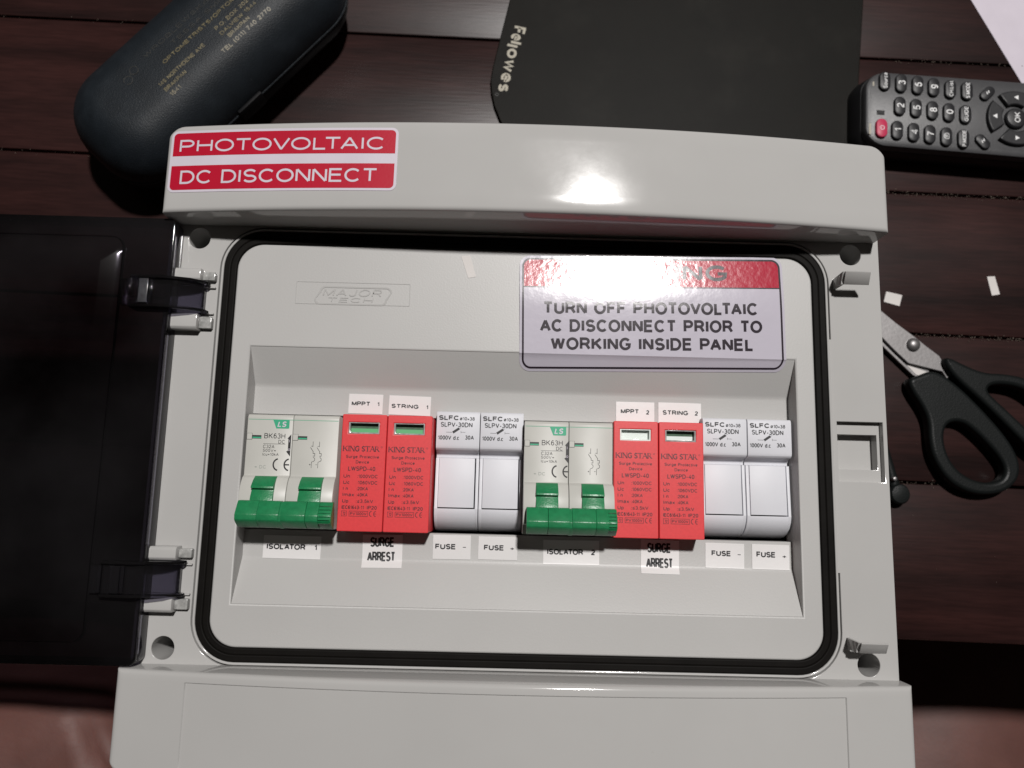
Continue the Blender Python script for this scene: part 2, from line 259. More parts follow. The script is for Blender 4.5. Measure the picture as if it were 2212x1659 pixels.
GL = {   # plain sans-serif letters as centre lines: advance width and strokes, capital height 1
 'A': (.68, [[(0, 0), (.34, 1)], [(.34, 1), (.68, 0)], [(.12, .33), (.56, .33)]]), 'B': (.60, [[(.3, .53), (0, .53), (0, 1), (.32, 1)]+_a(.34, .765, .22, .235, 90, -90)+[(.3, .53)]+_a(.35, .265, .25, .265, 90, -90)+[(0, 0), (0, .53)]]),
 'C': (.68, [_a(.36, .5, .36, .5, 42, 318, 20)]), 'D': (.66, [[(0, 0), (0, 1), (.26, 1)]+_a(.28, .5, .37, .5, 90, -90, 16)+[(0, 0)]]),
 'E': (.56, [[(.56, 1), (0, 1), (0, 0), (.57, 0)], [(0, .53), (.52, .53)]]), 'F': (.53, [[(.54, 1), (0, 1), (0, 0)], [(0, .51), (.48, .51)]]),
 'G': (.72, [_a(.37, .5, .37, .5, 42, 325, 20)+[(.70, .45), (.40, .45)]]), 'H': (.62, [[(0, 0), (0, 1)], [(.62, 0), (.62, 1)], [(0, .53), (.62, .53)]]),
 'I': (.04, [[(.02, 0), (.02, 1)]]), 'J': (.44, [[(.43, 1), (.43, .28)]+_a(.22, .26, .21, .27, 0, -170)]), 'K': (.62, [[(0, 0), (0, 1)], [(.6, 1), (.0, .38)], [(.2, .60), (.63, 0)]]),
 'L': (.46, [[(0, 1), (0, 0), (.48, 0)]]), 'M': (.74, [[(0, 0), (0, 1)], [(.02, 1), (.37, .03)], [(.37, .03), (.72, 1)], [(.74, 0), (.74, 1)]]), 'N': (.62, [[(0, 0), (0, 1)], [(.02, 1), (.60, 0)], [(.62, 0), (.62, 1)]]),
 'O': (.76, [_a(.38, .5, .38, .5, 90, 450, 24)]), 'P': (.58, [[(0, 0), (0, 1), (.32, 1)]+_a(.33, .73, .24, .27, 90, -90)+[(0, .46)]]),
 'Q': (.76, [_a(.38, .5, .38, .5, 90, 450, 24), [(.45, .25), (.75, -.03)]]), 'R': (.62, [[(0, 0), (0, 1), (.34, 1)]+_a(.35, .74, .23, .26, 90, -90)+[(0, .48)], [(.30, .48), (.42, .42), (.64, 0)]]),
 'S': (.60, [_a(.30, .745, .27, .255, 25, 260, 12)+_a(.30, .255, .29, .255, 80, -155, 12)]), 'T': (.62, [[(0, 1), (.62, 1)], [(.31, 1), (.31, 0)]]),
 'U': (.62, [[(0, 1), (0, .32)]+_a(.31, .31, .31, .31, 180, 360, 14)+[(.62, 1)]]), 'V': (.66, [[(0, 1), (.33, 0)], [(.33, 0), (.66, 1)]]), 'W': (.92, [[(0, 1), (.23, 0)], [(.23, 0), (.46, 1)], [(.46, 1), (.69, 0)], [(.69, 0), (.92, 1)]]),
 'X': (.62, [[(0, 0), (.62, 1)], [(0, 1), (.62, 0)]]), 'Y': (.64, [[(0, 1), (.32, .42), (.64, 1)], [(.32, .44), (.32, 0)]]), 'Z': (.58, [[(.02, 1), (.56, 1), (0, 0), (.58, 0)]]),
 '0': (.48, [_a(.24, .5, .24, .5, 90, 450, 20)]), '1': (.26, [[(.0, .76), (.14, .84), (.24, 1), (.24, 0)]]), '2': (.48, [_a(.24, .72, .23, .28, 165, -25)+[(.40, .50), (.06, .14), (.0, 0), (.49, 0)]]),
 '3': (.48, [_a(.23, .755, .2, .245, 155, -80)+_a(.23, .265, .24, .265, 80, -160)]), '4': (.52, [[(.38, 0), (.38, 1), (0, .28), (.53, .28)]]), '5': (.48, [[(.44, 1), (.09, 1), (.03, .47)]+_a(.24, .31, .24, .31, 130, -155)]),
 '6': (.48, [_a(.25, .32, .23, .32, 180, -180, 16)+_a(.27, .45, .25, .55, 180, 55, 10)]), '7': (.48, [[(0, 1), (.48, 1), (.26, .55), (.14, 0)]]), '8': (.48, [_a(.24, .76, .20, .24, -90, 270, 16), _a(.24, .27, .24, .27, -90, 270, 16)]),
 '9': (.48, [_a(.23, .68, .23, .32, 0, 360, 16)+_a(.21, .55, .25, .55, 0, -125, 10)]), ' ': (.20, []), '.': (.04, [[(.02, -.04), (.02, .09)]]), ',': (.04, [[(.03, .09), (.0, -.14)]]), '-': (.28, [[(0, .36), (.28, .36)]]),
 '+': (.50, [[(0, .42), (.5, .42)], [(.25, .17), (.25, .67)]]), '=': (.50, [[(0, .33), (.5, .33)], [(0, .55), (.5, .55)]]), ':': (.04, [[(.02, -.02), (.02, .1)], [(.02, .58), (.02, .70)]]), '/': (.30, [[(0, -.05), (.3, 1.05)]]),
 '(': (.18, [_a(.24, .42, .24, .68, 120, 240)]), ')': (.18, [_a(-.06, .42, .24, .68, 60, -60)]), '\u2264': (.5, [[(.48, .80), (.02, .5), (.48, .2)], [(0, .05), (.5, .05)]]), '\u00d8': (.56, [_a(.28, .42, .26, .36, 90, 450, 16), [(.02, 0), (.54, .86)]]), '\u00d7': (.36, [[(0, .12), (.36, .52)], [(0, .52), (.36, .12)]]),
 'a': (.42, [_a(.22, .55, .19, .17, 160, 0, 8)+[(.41, 0)], [(.41, .42), (.22, .38)]+_a(.18, .19, .18, .19, 100, 270, 8)+[(.28, .02), (.41, .16)]]), 'c': (.42, [_a(.23, .35, .22, .35, 45, 315, 14)]), 'd': (.46, [_o(.23, .22), [(.45, 1), (.45, 0)]]), 'e': (.46, [[(.02, .36), (.45, .36)]+_a(.23, .35, .22, .35, 3, 318, 16)]),
 'g': (.46, [_o(.23, .22), [(.45, .7), (.45, -.05)]+_a(.23, -.05, .22, .2, 0, -150, 8)]), 'h': (.42, [[(0, 0), (0, 1)], [(0, .4)]+_a(.21, .46, .20, .24, 160, 0, 8)+[(.41, 0)]]), 'i': (.04, [[(.02, 0), (.02, .7)], [(.02, .86), (.02, .98)]]), 'k': (.4, [[(0, 0), (0, 1)], [(.38, .7), (0, .28)], [(.14, .43), (.4, 0)]]),
 'l': (.04, [[(.02, 0), (.02, 1)]]), 'm': (.72, [[(0, 0), (0, .7)], _a(.18, .46, .18, .24, 160, 0, 8)+[(.36, 0)], _a(.54, .46, .18, .24, 160, 0, 8)+[(.72, 0)]]), 'n': (.42, [[(0, 0), (0, .7)], _a(.21, .46, .20, .24, 160, 0, 8)+[(.41, 0)]]),
 'o': (.48, [_o(.24, .24)]), 'p': (.46, [_o(.23, .22), [(.01, .7), (.01, -.28)]]), 'r': (.26, [[(0, 0), (0, .7)], _a(.22, .42, .2, .26, 175, 75, 6)]), 's': (.38, [_a(.19, .52, .17, .17, 30, 260, 8)+_a(.19, .18, .18, .18, 80, -150, 8)]), 't': (.26, [[(.1, .9), (.1, .12), (.16, .02), (.26, .02)], [(0, .68), (.25, .68)]]),
 'u': (.42, [[(0, .7)]+_a(.21, .24, .2, .24, 180, 340, 8), [(.42, .7), (.42, 0)]]), 'v': (.42, [[(0, .7), (.21, 0), (.42, .7)]]), 'w': (.64, [[(0, .7), (.16, 0), (.32, .7), (.48, 0), (.64, .7)]]), 'x': (.4, [[(0, 0), (.4, .7)], [(0, .7), (.4, 0)]]), '\u2013': (.5, [[(0, .36), (.5, .36)]])}
def text(bm, s, x0, x1, y0, y1, z, bold=0.0, shear=0.0, rot=0.0, org=(0, 0), track=0.26):
    """write s so that it fills x0..x1 with baseline y0 and capital height up to y1; bold is the stroke weight beyond regular"""
    h = y1-y0; t = (0.125+bold*2.6)*h
    if s in '+-': t = 0.15*h
    kern = lambda i: {'LT': .17, 'TA': .13, 'VO': .06, 'OV': .06, 'PA': .08, 'AC': .03, 'AT': .13, 'TO': .06, 'OT': .05, 'LY': .15, 'LV': .15}.get(s[i:i+2], 0)
    tot = sum(GL[c][0] for c in s)+track*(len(s)-1)-sum(kern(i) for i in range(len(s))); kx = (x1-x0-t)/max(tot, .05) if len(s) > 1 else h*(2.4 if s == '-' else 1.35 if s == '+' else 1.05)
    x = x0+t/2 if len(s) > 1 else (x0+x1-GL[s][0]*kx)/2; cr_, sr_ = math.cos(rot), math.sin(rot); ky = h-t; q_ = 0
    for ci, c in enumerate(s):
        for pts in GL[c][1]:
            P = [(x+a*kx+shear*b*h, y0+t/2+b*ky) for a, b in pts]
            P = [p for i, p in enumerate(P) if i == 0 or abs(p[0]-P[i-1][0])+abs(p[1]-P[i-1][1]) > 1e-5]
            cl = len(P) > 3 and abs(P[0][0]-P[-1][0])+abs(P[0][1]-P[-1][1]) < 1e-4
            if cl: P = P[:-1]
            P = [(org[0]+cr_*a-sr_*b, org[1]+sr_*a+cr_*b) for a, b in P]
            stroke(bm, P, t, z+q_*0.004, cl); q_ = (q_+1) % 4
        x += (GL[c][0]+track-kern(ci))*kx
def flat(bm, pts, z): bm.faces.new([bm.verts.new((x, y, z)) for x, y in pts])
def arcpts(cx, cy, r, a0, a1, n=16, ry=None): return [(cx+r*math.cos(math.radians(a0+(a1-a0)*i/n)), cy+(ry or r)*math.sin(math.radians(a0+(a1-a0)*i/n))) for i in range(n+1)]

# ------------------------------------------------------------------ the setting: floor
TZ = -100.0                                       # table top height
bm = bmesh.new(); box(bm, -3000, 3000, -3000, 3000, -830, -800)
tag(link('floor', bm, M['floor'], smooth=0), kind='structure')

# ------------------------------------------------------------------ the table: wide dark planks with open joints
rot_t = math.radians(-1.25)
bm = bmesh.new()
edge0 = -60.0; pw = 79.2
for k in range(9):
    y0 = edge0+k*pw; b2 = bmesh.new()
    box(b2, -900, 900, y0+0.55+(0.3 if k % 2 else 0), y0+pw-0.55, -28, random.uniform(-0.25, 0.0), 0.9)
    merge(bm, b2)
for x0 in (-820, 700): box(bm, x0, x0+70, edge0+20, edge0+9*pw-20, -58, -28.3, 1.5)
for sx in (-820, 760):
    for sy in (-10, 560): box(bm, sx, sx+60, sy, sy+60, -700, -58.3, 1.5)
o = link('table', bm, M['wood']); o.location = (0, 0, TZ*S); o.rotation_euler = (0, 0, rot_t)
tag(o, 'dark reddish brown wooden table of wide planks under everything', 'table')
# crumbs caught in the plank joints
bm = bmesh.new(); ct, st = math.cos(rot_t), math.sin(rot_t)
for k, x0, x1, num in ((1, 190, 262, 90), (2, 190, 300, 240), (3, 190, 300, 200), (4, 200, 300, 60), (5, -40, 40, 15), (3, -300, -200, 12), (4, -320, -180, 25)):
    for i in range(num):
        lx = random.uniform(x0, x1); ly = edge0+k*pw+random.gauss(0, 0.8)-0.6
        r = random.uniform(0.1, 0.32)*(1.9 if random.random() < 0.04 else 1)
        bmesh.ops.create_icosphere(bm, subdivisions=1, radius=r, matrix=Matrix.Translation((ct*lx-st*ly, st*lx+ct*ly, TZ+r*0.5)))
for i in range(90):
    r = random.uniform(0.06, 0.2)
    bmesh.ops.create_icosphere(bm, subdivisions=1, radius=r, matrix=Matrix.Translation((random.uniform(155, 320), random.uniform(-50, 300), TZ+r*0.5)))
tag(link('crumbs', bm, M['crumb'], smooth=0), 'pale crumbs and dust caught in the joints of the table planks', 'crumbs', kind='stuff')

# ------------------------------------------------------------------ the enclosure
enc = thing('electrical_enclosure', 'open light grey plastic enclosure holding a row of breakers and fuses', 'electrical box', (0, 0, 0))
X0, X1, Y0, Y1 = -137.3, 150.1, -99.0, 145.4
G = dict(o=(-114.3, 127.4, -61.6, 105.4, 15.5), i=(-109.2, 122.3, -56.5, 100.3, 10.5))
def grow(b, d): return rr(b[0]-d, b[1]+d, b[2]-d, b[3]+d, b[4]+d, 12)
HOLES = [(-125.3, 102.0), (138.6, 102.3), (-125.6, -57.2), (138.9, -57.6)]
RX0, RX1 = -101.6, 114.7; RYT, RYB = 58.3, -40.6; FYT, FYB = 43.2, -24.0; FZ = -10.0; CYT, CYB = 32.4, -13.2

bm = bmesh.new()
holes = [circ(x, y, 4.25, 40) for x, y in HOLES]
slab(bm, [rr(X0, X1, Y0, Y1, 3), grow(G['o'], 1.9), rect(130.4, 148.5, 10.7, 34.2)]+holes, -16, 0, 0.25)
slab(bm, [rect(130.2, 148.9, 10.4, 34.5), rect(130.9, 147.2, 15.6, 29.4)], -15.9, -3, 0.1)
slab(bm, [rect(130.0, 148, 15.2, 29.8)], -15.9, -8.0, 0)
slab(bm, [grow(G['o'], 1.05), grow(G['o'], 0.12)], -16, 0.7, 0.3)                   # rim that holds the gasket
slab(bm, [grow(G['o'], 2.2), grow(G['o'], 0.9)], -16, -3.0, 0.0)                   # bottom of the groove round the rim
slab(bm, [grow(G['o'], 0.3), grow(G['i'], -0.3)], -16, -3.2, 0.0)                  # gasket channel
slab(bm, [rect(G['o'][1]+.9, G['o'][1]+2.2, -24, 67)], -4, 0.02, 0.0)             # groove is filled beside the catch
slab(bm, [grow(G['i'], 0), rect(RX0, RX1, RYB, RYT)], -16, 0.0, 0.7, idx=1)
# sloped recess and its floor with the long cut-out
b2 = bmesh.new()
def q(*p): b2.faces.new([b2.verts.new(v) for v in p])
a0, a1 = RX0+0.05, RX1-0.05; f0, f1 = RX0+0.3, RX1-0.3
def strip(prof):
    for (ya, za), (yb, zb) in zip(prof, prof[1:]):
        xa0 = a0+(f0-a0)*(-za/10); xb0 = a0+(f0-a0)*(-zb/10); xa1 = a1+(f1-a1)*(-za/10); xb1 = a1+(f1-a1)*(-zb/10)
        q((xa0, ya, za), (xb0, yb, zb), (xb1, yb, zb), (xa1, ya, za))
strip([(RYT, -0.5), (RYT-0.5, -0.75), (FYT+1.6, -9.2), (FYT+0.7, -9.8), (FYT-0.3, -10), (CYT, -10), (CYT, -14)])
strip([(CYB, -14), (CYB, -10), (FYB+0.6, -10), (FYB-0.3, -9.75), (FYB-1.2, -9.2), (RYB+0.5, -0.75), (RYB, -0.5)])
for xa, xb in ((a0, f0), (a1, f1)):
    q((xa, RYT, 0-.4), (xb, FYT, -10), (xb, CYT, -10), (xb, CYT, -14), (xb, CYB, -14), (xb, CYB, -10), (xb, FYB, -10), (xa, RYB, -.4))
bmesh.ops.remove_doubles(b2, verts=b2.verts[:], dist=0.01)
for v in b2.verts:
    if v.co.z > -11: v.co.z *= 0.85
merge(bm, b2, 1)
slab(bm, [rr(X0+2, X1-2, Y0+2, Y1-2, 3), rr(X0+4.5, X1-4.5, Y0+4.5, Y1-4.5, 2)], -99.9, -15.5, 0.4)
slab(bm, [rr(X0+2.2, X1-2.2, Y0+2.2, Y1-2.2, 3)], -99.8, -60, 0.0)
for x, y in HOLES: cyl(bm, x, y, 4.25, -48, -0.6, 36, True)
# right-hand side: shallow knock-out steps for the catch
body = link('body', bm, M['shell'], enc, mats=[M['shell'], M['dull']])

# arched covers along the top and the bottom
def arch(x): return 9+11*(1-((x-6.4)/144.0)**2)
def arch_top(x): return 13.7+11*(1-((x-6.3)/141.8)**2)
def cover(name, x0, x1, ya, yb, corner_hi, corner_lo, panel=None, arch=arch):
    r = 1.8; R = 6.5
    offs = [0, .12, .35, .7, 1.15, 1.8]
    xs = sorted(set([x0+o for o in offs]+[x1-o for o in offs]+[x0+R*t for t in (.45, .6, .8, 1)]+[x1-R*t for t in (.45, .6, .8, 1)]+[x0+12+i*(x1-x0-24)/60 for i in range(61)]+([panel[0], panel[0]+.35, panel[1]-.35, panel[1]] if panel else [])))
    bm = bmesh.new(); cols = []
    ys0 = [ya+o for o in offs]+[yb-o for o in offs]+[ya+(yb-ya)*t for t in (.2, .4, .6, .8)]
    if panel: ys0 += [panel[2], panel[2]+.35, panel[3]-.35, panel[3]]
    ys0 = sorted(set(ys0))
    for x in xs:
        dx = min(x-x0, x1-x); cut = (R-math.sqrt(max(0, R*R-(R-dx)**2))) if dx < R else 0
        hi = yb-(cut if corner_hi else 0); lo = ya+(cut if corner_lo else 0)
        col = []
        for y in ys0:
            t = (y-ya)/(yb-ya); yy = lo+t*(hi-lo); d = min(dx, yy-lo, hi-yy)
            z = arch(x)-(r-math.sqrt(max(0, r*r-(r-d)**2)) if d < r else 0)*0.9
            if panel and panel[0]+.2 < x < panel[1]-.2 and panel[2]+.2 < y < panel[3]-.2: z -= 0.45
            col.append(Vector((x, yy, z)))
        cols.append(col)
    V = [[bm.verts.new(p) for p in col] for col in cols]
    for a, b in zip(V, V[1:]):
        for i in range(len(a)-1): bm.faces.new((a[i], b[i], b[i+1], a[i+1]))
    zb = -14
    bord = [c[0] for c in V]+V[-1][1:]+[c[-1] for c in V[::-1]][1:]+V[0][::-1][1:-1]
    low = [bm.verts.new((v.co.x, v.co.y+(0 if v.co.y < 100 else (-0.0 if v.co.y < 110 else 0)), 0.03 if (v.co.y < Y1-8 and v.co.y > Y0+8) else zb)) for v in bord]
    n = len(bord)
    for i in range(n): bm.faces.new((bord[i], low[i], low[(i+1) % n], bord[(i+1) % n]))
    bmesh.ops.recalc_face_normals(bm, faces=bm.faces[:])
    return link(name, bm, M['shell'], enc, smooth=40)
tag(cover('cover_strip', -135.4, 148.1, 107.5, 143.1, True, False, arch=arch_top), 'arched grey cover strip above the breakers, with the red label')
tag(cover('cover_strip', X0-.4, X1+.4, -99.2, -62.9, False, True, panel=(-111.6, 124.6, -97.2, -66.4)), 'arched grey cover strip below the breakers, with a framed blank field')

# gasket: black double-lipped rubber cord
bm = bmesh.new()
gm = lambda d: grow(G['o'], -d)
slab(bm, [gm(0.05), gm(2.7)], -3, 0.9, 0.5, 2)
slab(bm, [gm(2.6), gm(5.15)], -3, 0.75, 0.5, 2)
slab(bm, [gm(1.2), gm(4.6)], -3, 0.55, 0.1, 1)
link('gasket', bm, M['gasket'], enc)

# embossed maker's plate
bm = bmesh.new()
slab(bm, [rr(-85.2, -39.4, 76.0, 85.3, .4), rr(-84.9, -39.7, 76.3, 85.0, .3)], -0.1, 0.12, 0.03)
lg = [(x-(1.6 if y < 79.5 else -1.6)*0.6, y) for x, y in rr(-76.6, -47.6, 75.9, 83.6, 2.2)]
lgi = [(x-(1.6 if y < 79.5 else -1.6)*0.6, y) for x, y in rr(-75.9, -48.3, 76.6, 82.9, 1.8)]
slab(bm, [lg, lgi], -0.1, 0.17, 0.05)
def emboss(s, x0, x1, y0, y1, b=0.02, sh=0.25):
    t = bmesh.new(); text(t, s, x0, x1, y0, y1, 0, b, sh)
    g = bmesh.ops.extrude_face_region(t, geom=t.faces[:]); 
    for v in [e for e in g['geom'] if isinstance(e, bmesh.types.BMVert)]: v.co.z += 0.17
    bmesh.ops.recalc_face_normals(t, faces=t.faces[:]); merge(bm, t)
emboss("MAJOR", -74.4, -51.0, 79.5, 82.6); emboss("TECH", -72.6, -54.4, 77.0, 79.0)
link('embossed_maker_plate', bm, M['shell'], enc)

# catches on the right
def catch(y, lab):
    bm = bmesh.new()
    prism(bm, [(y-2.4, 7.9), (y+1.6, 12.1), (y+2.1, 11.4), (y-1.6, 7.2)], 131.9, 141.8, 0.12)
    prism(bm, [(y-2.2, -1), (y+1.9, -1), (y+1.9, 11.4), (y-1.0, 7.9), (y-2.2, 7.5)], 130.9, 132.1, 0.1)
    for v in bm.verts: v.co.x -= max(0, v.co.z-7.9)*0.22
    tag(link('catch_tab', bm, M['shell'], enc), lab)
catch(89.9, 'small upright grey catch tab near the top right screw hole'); catch(-49.6, 'small upright grey catch tab near the bottom right screw hole')

# hinge blocks with clear pins on the left
for yc in ((88.4, 83.0, 0), (70.2, 63.5, 1), (-19.6, -24.9, 0), (-38.0, -43.8, 1)):
    ya, yb, low = yc
    bm = bmesh.new(); prism(bm, [(ya, -1), (ya-.2, 4.6), (ya-1.2, 5.4), (yb+1.0, 5.4), (yb, 4.4), (yb, -1)], -134.5, -121.6, 0.3)
    hb = link('hinge_block', bm, M['shell'], enc)
    bm = bmesh.new(); box(bm, -121.7, -116.8, yb+0.9, ya-1.0, 0.0, 2.6, 0.4)
    link('pin', bm, M['ceramic'], hb)
    bm = bmesh.new(); box(bm, -121.5, -116.9, yb-1.9 if not low else ya+.2, yb-1.3 if not low else ya+.8, 0.02, 1.3, 0.1)
    link('rib', bm, M['shell'], hb)

# smoked lid folded open to the left
lid_b = bmesh.new()
LX0, LX1, LY0, LY1 = -392, -131.6, -62.4, 107.0
IX1 = -151.5; ib = (LX0+14, IX1, LY0+8, LY1-8)
slab(lid_b, [rr(LX0, LX1, LY0, LY1, 3), rr(ib[0], ib[1], ib[2], ib[3], 5, 8)], 6.6, 8.6, 0.5)
rim_b = bmesh.new(); slab(rim_b, [rr(LX0, LX1, LY0, LY1, 3), rr(LX0+1.6, LX1-1.6, LY0+1.6, LY1-1.6, 2)], -0.5 if False else 0.6, 6.6, 0.3)
def lring(i_, z): return [(x, y, z) for x, y in rr(ib[0]+i_, ib[1]-i_, ib[2]+i_, ib[3]-i_, 4.6, 8)]
loftloops(lid_b, [lring(1.0, 6.7), lring(-.3, 6.8), lring(0.1, 8.4), lring(1.6, 8.9), lring(6.6, 11.0), lring(8.2, 11.5), lring(9.5, 11.6)], False, True)
loftloops(lid_b, [lring(1.0, 6.7), lring(7.4, 9.5), lring(9.5, 9.7)], False, True)
lid = tag(link('lid', lid_b, M['smoke'], enc), 'smoked dark transparent lid folded open beside the box')
link('lid_rim', rim_b, M['smoke_thin'], lid)
def arm(y0, y1, flip):
    bm = bmesh.new()
    prof = [(-150, 10.3), (-133, 11.0), (-127.5, 9.5), (-122.5, 6.5), (-120.2, 3.2), (-120.5, 0.8), (-123, 0.6), (-127, 4.6), (-133, 7.2), (-150, 7.6)]
    def sheet(ya, yb):
        b2 = bmesh.new(); a = [b2.verts.new((x, ya, z)) for x, z in prof]; b = [b2.verts.new((x, yb, z)) for x, z in prof]; n = len(prof)
        b2.faces.new(a); b2.faces.new(b[::-1])
        for i in range(n): b2.faces.new((a[i], b[i], b[(i+1) % n], a[(i+1) % n]))
        bmesh.ops.recalc_face_normals(b2, faces=b2.faces[:]); merge(bm, b2)
    sheet(y0+1.3, y1-1.3)
    for ya in (y0, y1-1.2):
        b2 = bmesh.new()
        P = [(-146, 11.6), (-134, 12.6), (-124, 9.2), (-118.8, 5.0), (-118.4, 2.0), (-121, 0.4), (-128, 2.0), (-146, 3.0)]
        a = [b2.verts.new((x, ya, z)) for x, z in P]; b = [b2.verts.new((x, ya+1.2, z)) for x, z in P]; n = len(P)
        b2.faces.new(a); b2.faces.new(b[::-1])
        for i in range(n): b2.faces.new((a[i], b[i], b[(i+1) % n], a[(i+1) % n]))
        bmesh.ops.recalc_face_normals(b2, faces=b2.faces[:])
        bmesh.ops.bevel(b2, geom=b2.edges[:], offset=0.2, segments=1, affect='EDGES'); merge(bm, b2)
    for k in range(3): box(bm, -147+k*4.2, -145.6+k*4.2, y0+1.5, y1-1.5, 10.4, 11.6, 0.2)
    link('hinge_arm', bm, M['smoke_thin'], lid)
    bm = bmesh.new(); box(bm, -141.8, -138.4, y0+1.6, y1-1.6, 11.9, 12.5, 0.15); link('hinge_clip', bm, M['clip_glint'] if not flip else M['smoke_thin'], lid)
arm(70.3, 82.9, 0); arm(-38.0, -25.0, 1)

# ------------------------------------------------------------------ stickers on the enclosure
def sticker(name, lab, build, zf, xs=(), ys=(), rot=0.0, org=(0, 0), layers=None):
    """build(layers) fills a dict of bmeshes; the first is the sticker, the others are its prints"""
    L = {k: bmesh.new() for k, _ in layers}; build(L); par = None
    for i, (k, m) in enumerate(layers):
        b = L[k]
        if rot: turn(b, rot, *org)
        conform(b, zf, xs, ys)
        if par is None: par = tag(link(name, b, m, enc), lab)
        else: link(k, b, m, par)
    return par

def b_top(L):
    slab(L['base'], [rr(-135.9, -44.2, 116.9, 142.6, 2.6)], 0.02, 0.17, 0.03)
    f = L['red_band']
    flat(f, [(-134.9, 132.0), (-45.2, 132.0)]+arcpts(-46.9, 139.9, 1.7, 0, 90, 6)+arcpts(-133.2, 139.9, 1.7, 90, 180, 6), 0.22)
    flat(f, arcpts(-133.2, 119.6, 1.7, 180, 270, 6)+arcpts(-46.9, 119.6, 1.7, 270, 360, 6)+[(-45.2, 127.9), (-134.9, 127.9)], 0.22)
    text(L['lettering'], "PHOTOVOLTAIC", -132.2, -49.4, 133.5, 138.8, 0.26, 0.010, track=.20); text(L['lettering'], "DC DISCONNECT", -130.9, -51.6, 120.3, 125.9, 0.26, 0.010, track=.20)
    for b in L.values():
        for v in b.verts: v.co.x *= 0.984; v.co.y *= 0.984
sticker('red_label', 'red and white label reading PHOTOVOLTAIC DC DISCONNECT', b_top, lambda x, y: arch_top(x), xs=[-135+i*3.0 for i in range(31)],
        rot=math.radians(-0.3), org=(-90, 130), layers=[('base', M['vinyl']), ('red_band', M['signred']), ('lettering', M['vinyl'])])

REC = [(RYT, 0), (RYT-.5, -.6375), (FYT+1.6, -7.82), (FYT+.7, -8.33), (FYT-.3, -8.5), (FYB+.6, -8.5), (FYB-.3, -8.29), (FYB-1.2, -7.82), (RYB+.5, -.6375), (RYB, 0)]
def zrec(x, y):
    """height of the inner panel and its recess at y"""
    if y >= RYT or y <= RYB: return 0.0
    for (ya, za), (yb, zb) in zip(REC, REC[1:]):
        if yb <= y <= ya: return za+(zb-za)*(ya-y)/(ya-yb)+0.03
    return -8.47
def b_warn(L):
    x0, y1 = 4.6, 99.4; x1 = x0+106.2; y0 = y1-46.8
    slab(L['base'], [rr(x0, x1, y0, y1, 4.2)], 0.02, 0.16, 0.03)
    slab(L['red_band'], [[(x0+1.6, y1-13.0), (x1-1.6, y1-13.0)]+arcpts(x1-4.2, y1-4.2, 2.6, 0, 90, 8)+arcpts(x0+4.2, y1-4.2, 2.6, 90, 180, 8)], 0.17, 0.20, 0)
    k = L['lettering']
    bd = rr(x0+1.35, x1-1.35, y0+1.35, y1-1.35, 3.2); stroke(k, bd, 0.75, 0.235, True)
    stroke(k, [(x0+1.5, y1-13.1), (x1-1.5, y1-13.1)], 0.45, 0.235)
    text(k, "WARNING", x0+22, x0+84, y1-10.3, y1-3.5, 0.235, 0.035)
    text(k, "TURN OFF PHOTOVOLTAIC", x0+9.3, x0+95.5, y1-24.3, y1-19.2, 0.235, 0.034, track=.30)
    text(k, "AC DISCONNECT PRIOR TO", x0+8.1, x0+97, y1-31.5, y1-26.4, 0.235, 0.034, track=.30)
    text(k, "WORKING INSIDE PANEL", x0+12.4, x0+93.3, y1-38.8, y1-33.7, 0.235, 0.034, track=.30)
def zwarn(x, y):          # the film is not pressed down everywhere
    return zrec(x, y)+max(0, min(1, (99.5-y)/15.0))*0.68*max(0, min(1, (y-58)/20))
sticker('warning_label', 'red and white warning label at the top right of the inner panel', b_warn, zwarn,
        ys=[58.3, 57.5, 56, 61, 64, 67, 70, 73, 76, 78, 82, 85, 86.5, 88, 91, 94, 97], rot=math.radians(1.1), org=(57, 76), layers=[('base', M['gloss_w']), ('red_band', M['gloss_r']), ('lettering', M['gloss_k'])])

def tape(lab, x0, x1, y0, y1, words, rot=0.0, bold=0.042, m='tape_w'):
    def b(L):
        slab(L['base'], [rect(x0, x1, y0, y1)], 0.02, 0.2, 0.02)
        for s, xa, xb, ya, yb in words: text(L['lettering'], s, xa, xb, ya, yb, 0.24, bold)
    sticker('text_label', lab, b, lambda x, y: zrec(x, y), ys=[FYB+.6, FYB-.3, FYB-1.2] if y0 < -23.3 else (), rot=math.radians(rot), org=((x0+x1)/2, (y0+y1)/2),
            layers=[('base', M[m]), ('lettering', M['ink'])])
tape('white label reading MPPT 1', -63.2, -49.5, 33.4, 41.3, [("MPPT", -62.0, -54.5, 36.5, 38.3), ("1", -51.7, -50.8, 36.5, 38.3)], -0.5)
tape('white label reading STRING 1', -47.0, -30.2, 33.2, 41.0, [("STRING", -46.0, -35.0, 35.9, 37.6), ("1", -32.0, -31.1, 35.9, 37.6)], -1)
tape('white label reading MPPT 2', 44.6, 60.1, 32.6, 40.9, [("MPPT", 46.5, 53.9, 36.1, 38.0), ("2", 56.6, 58.2, 35.9, 37.7)], 0.0)
tape('white label reading STRING 2', 61.7, 79.0, 32.6, 41.0, [("STRING", 63.4, 73.8, 36.0, 37.9), ("2", 76.3, 77.9, 36.0, 37.8)], -0.3)
tape('white label reading ISOLATOR 1', -93.4, -70.9, -24.2, -15.4, [("ISOLATOR", -92.1, -76.9, -20.8, -18.6), ("1", -73.4, -72.4, -20.8, -18.6)], -0.4)
tape('white label reading ISOLATOR 2', 16.2, 38.2, -23.9, -14.6, [("ISOLATOR", 17.7, 31.9, -20.2, -18.0), ("2", 35.0, 36.6, -20.2, -18.0)], 0.3)
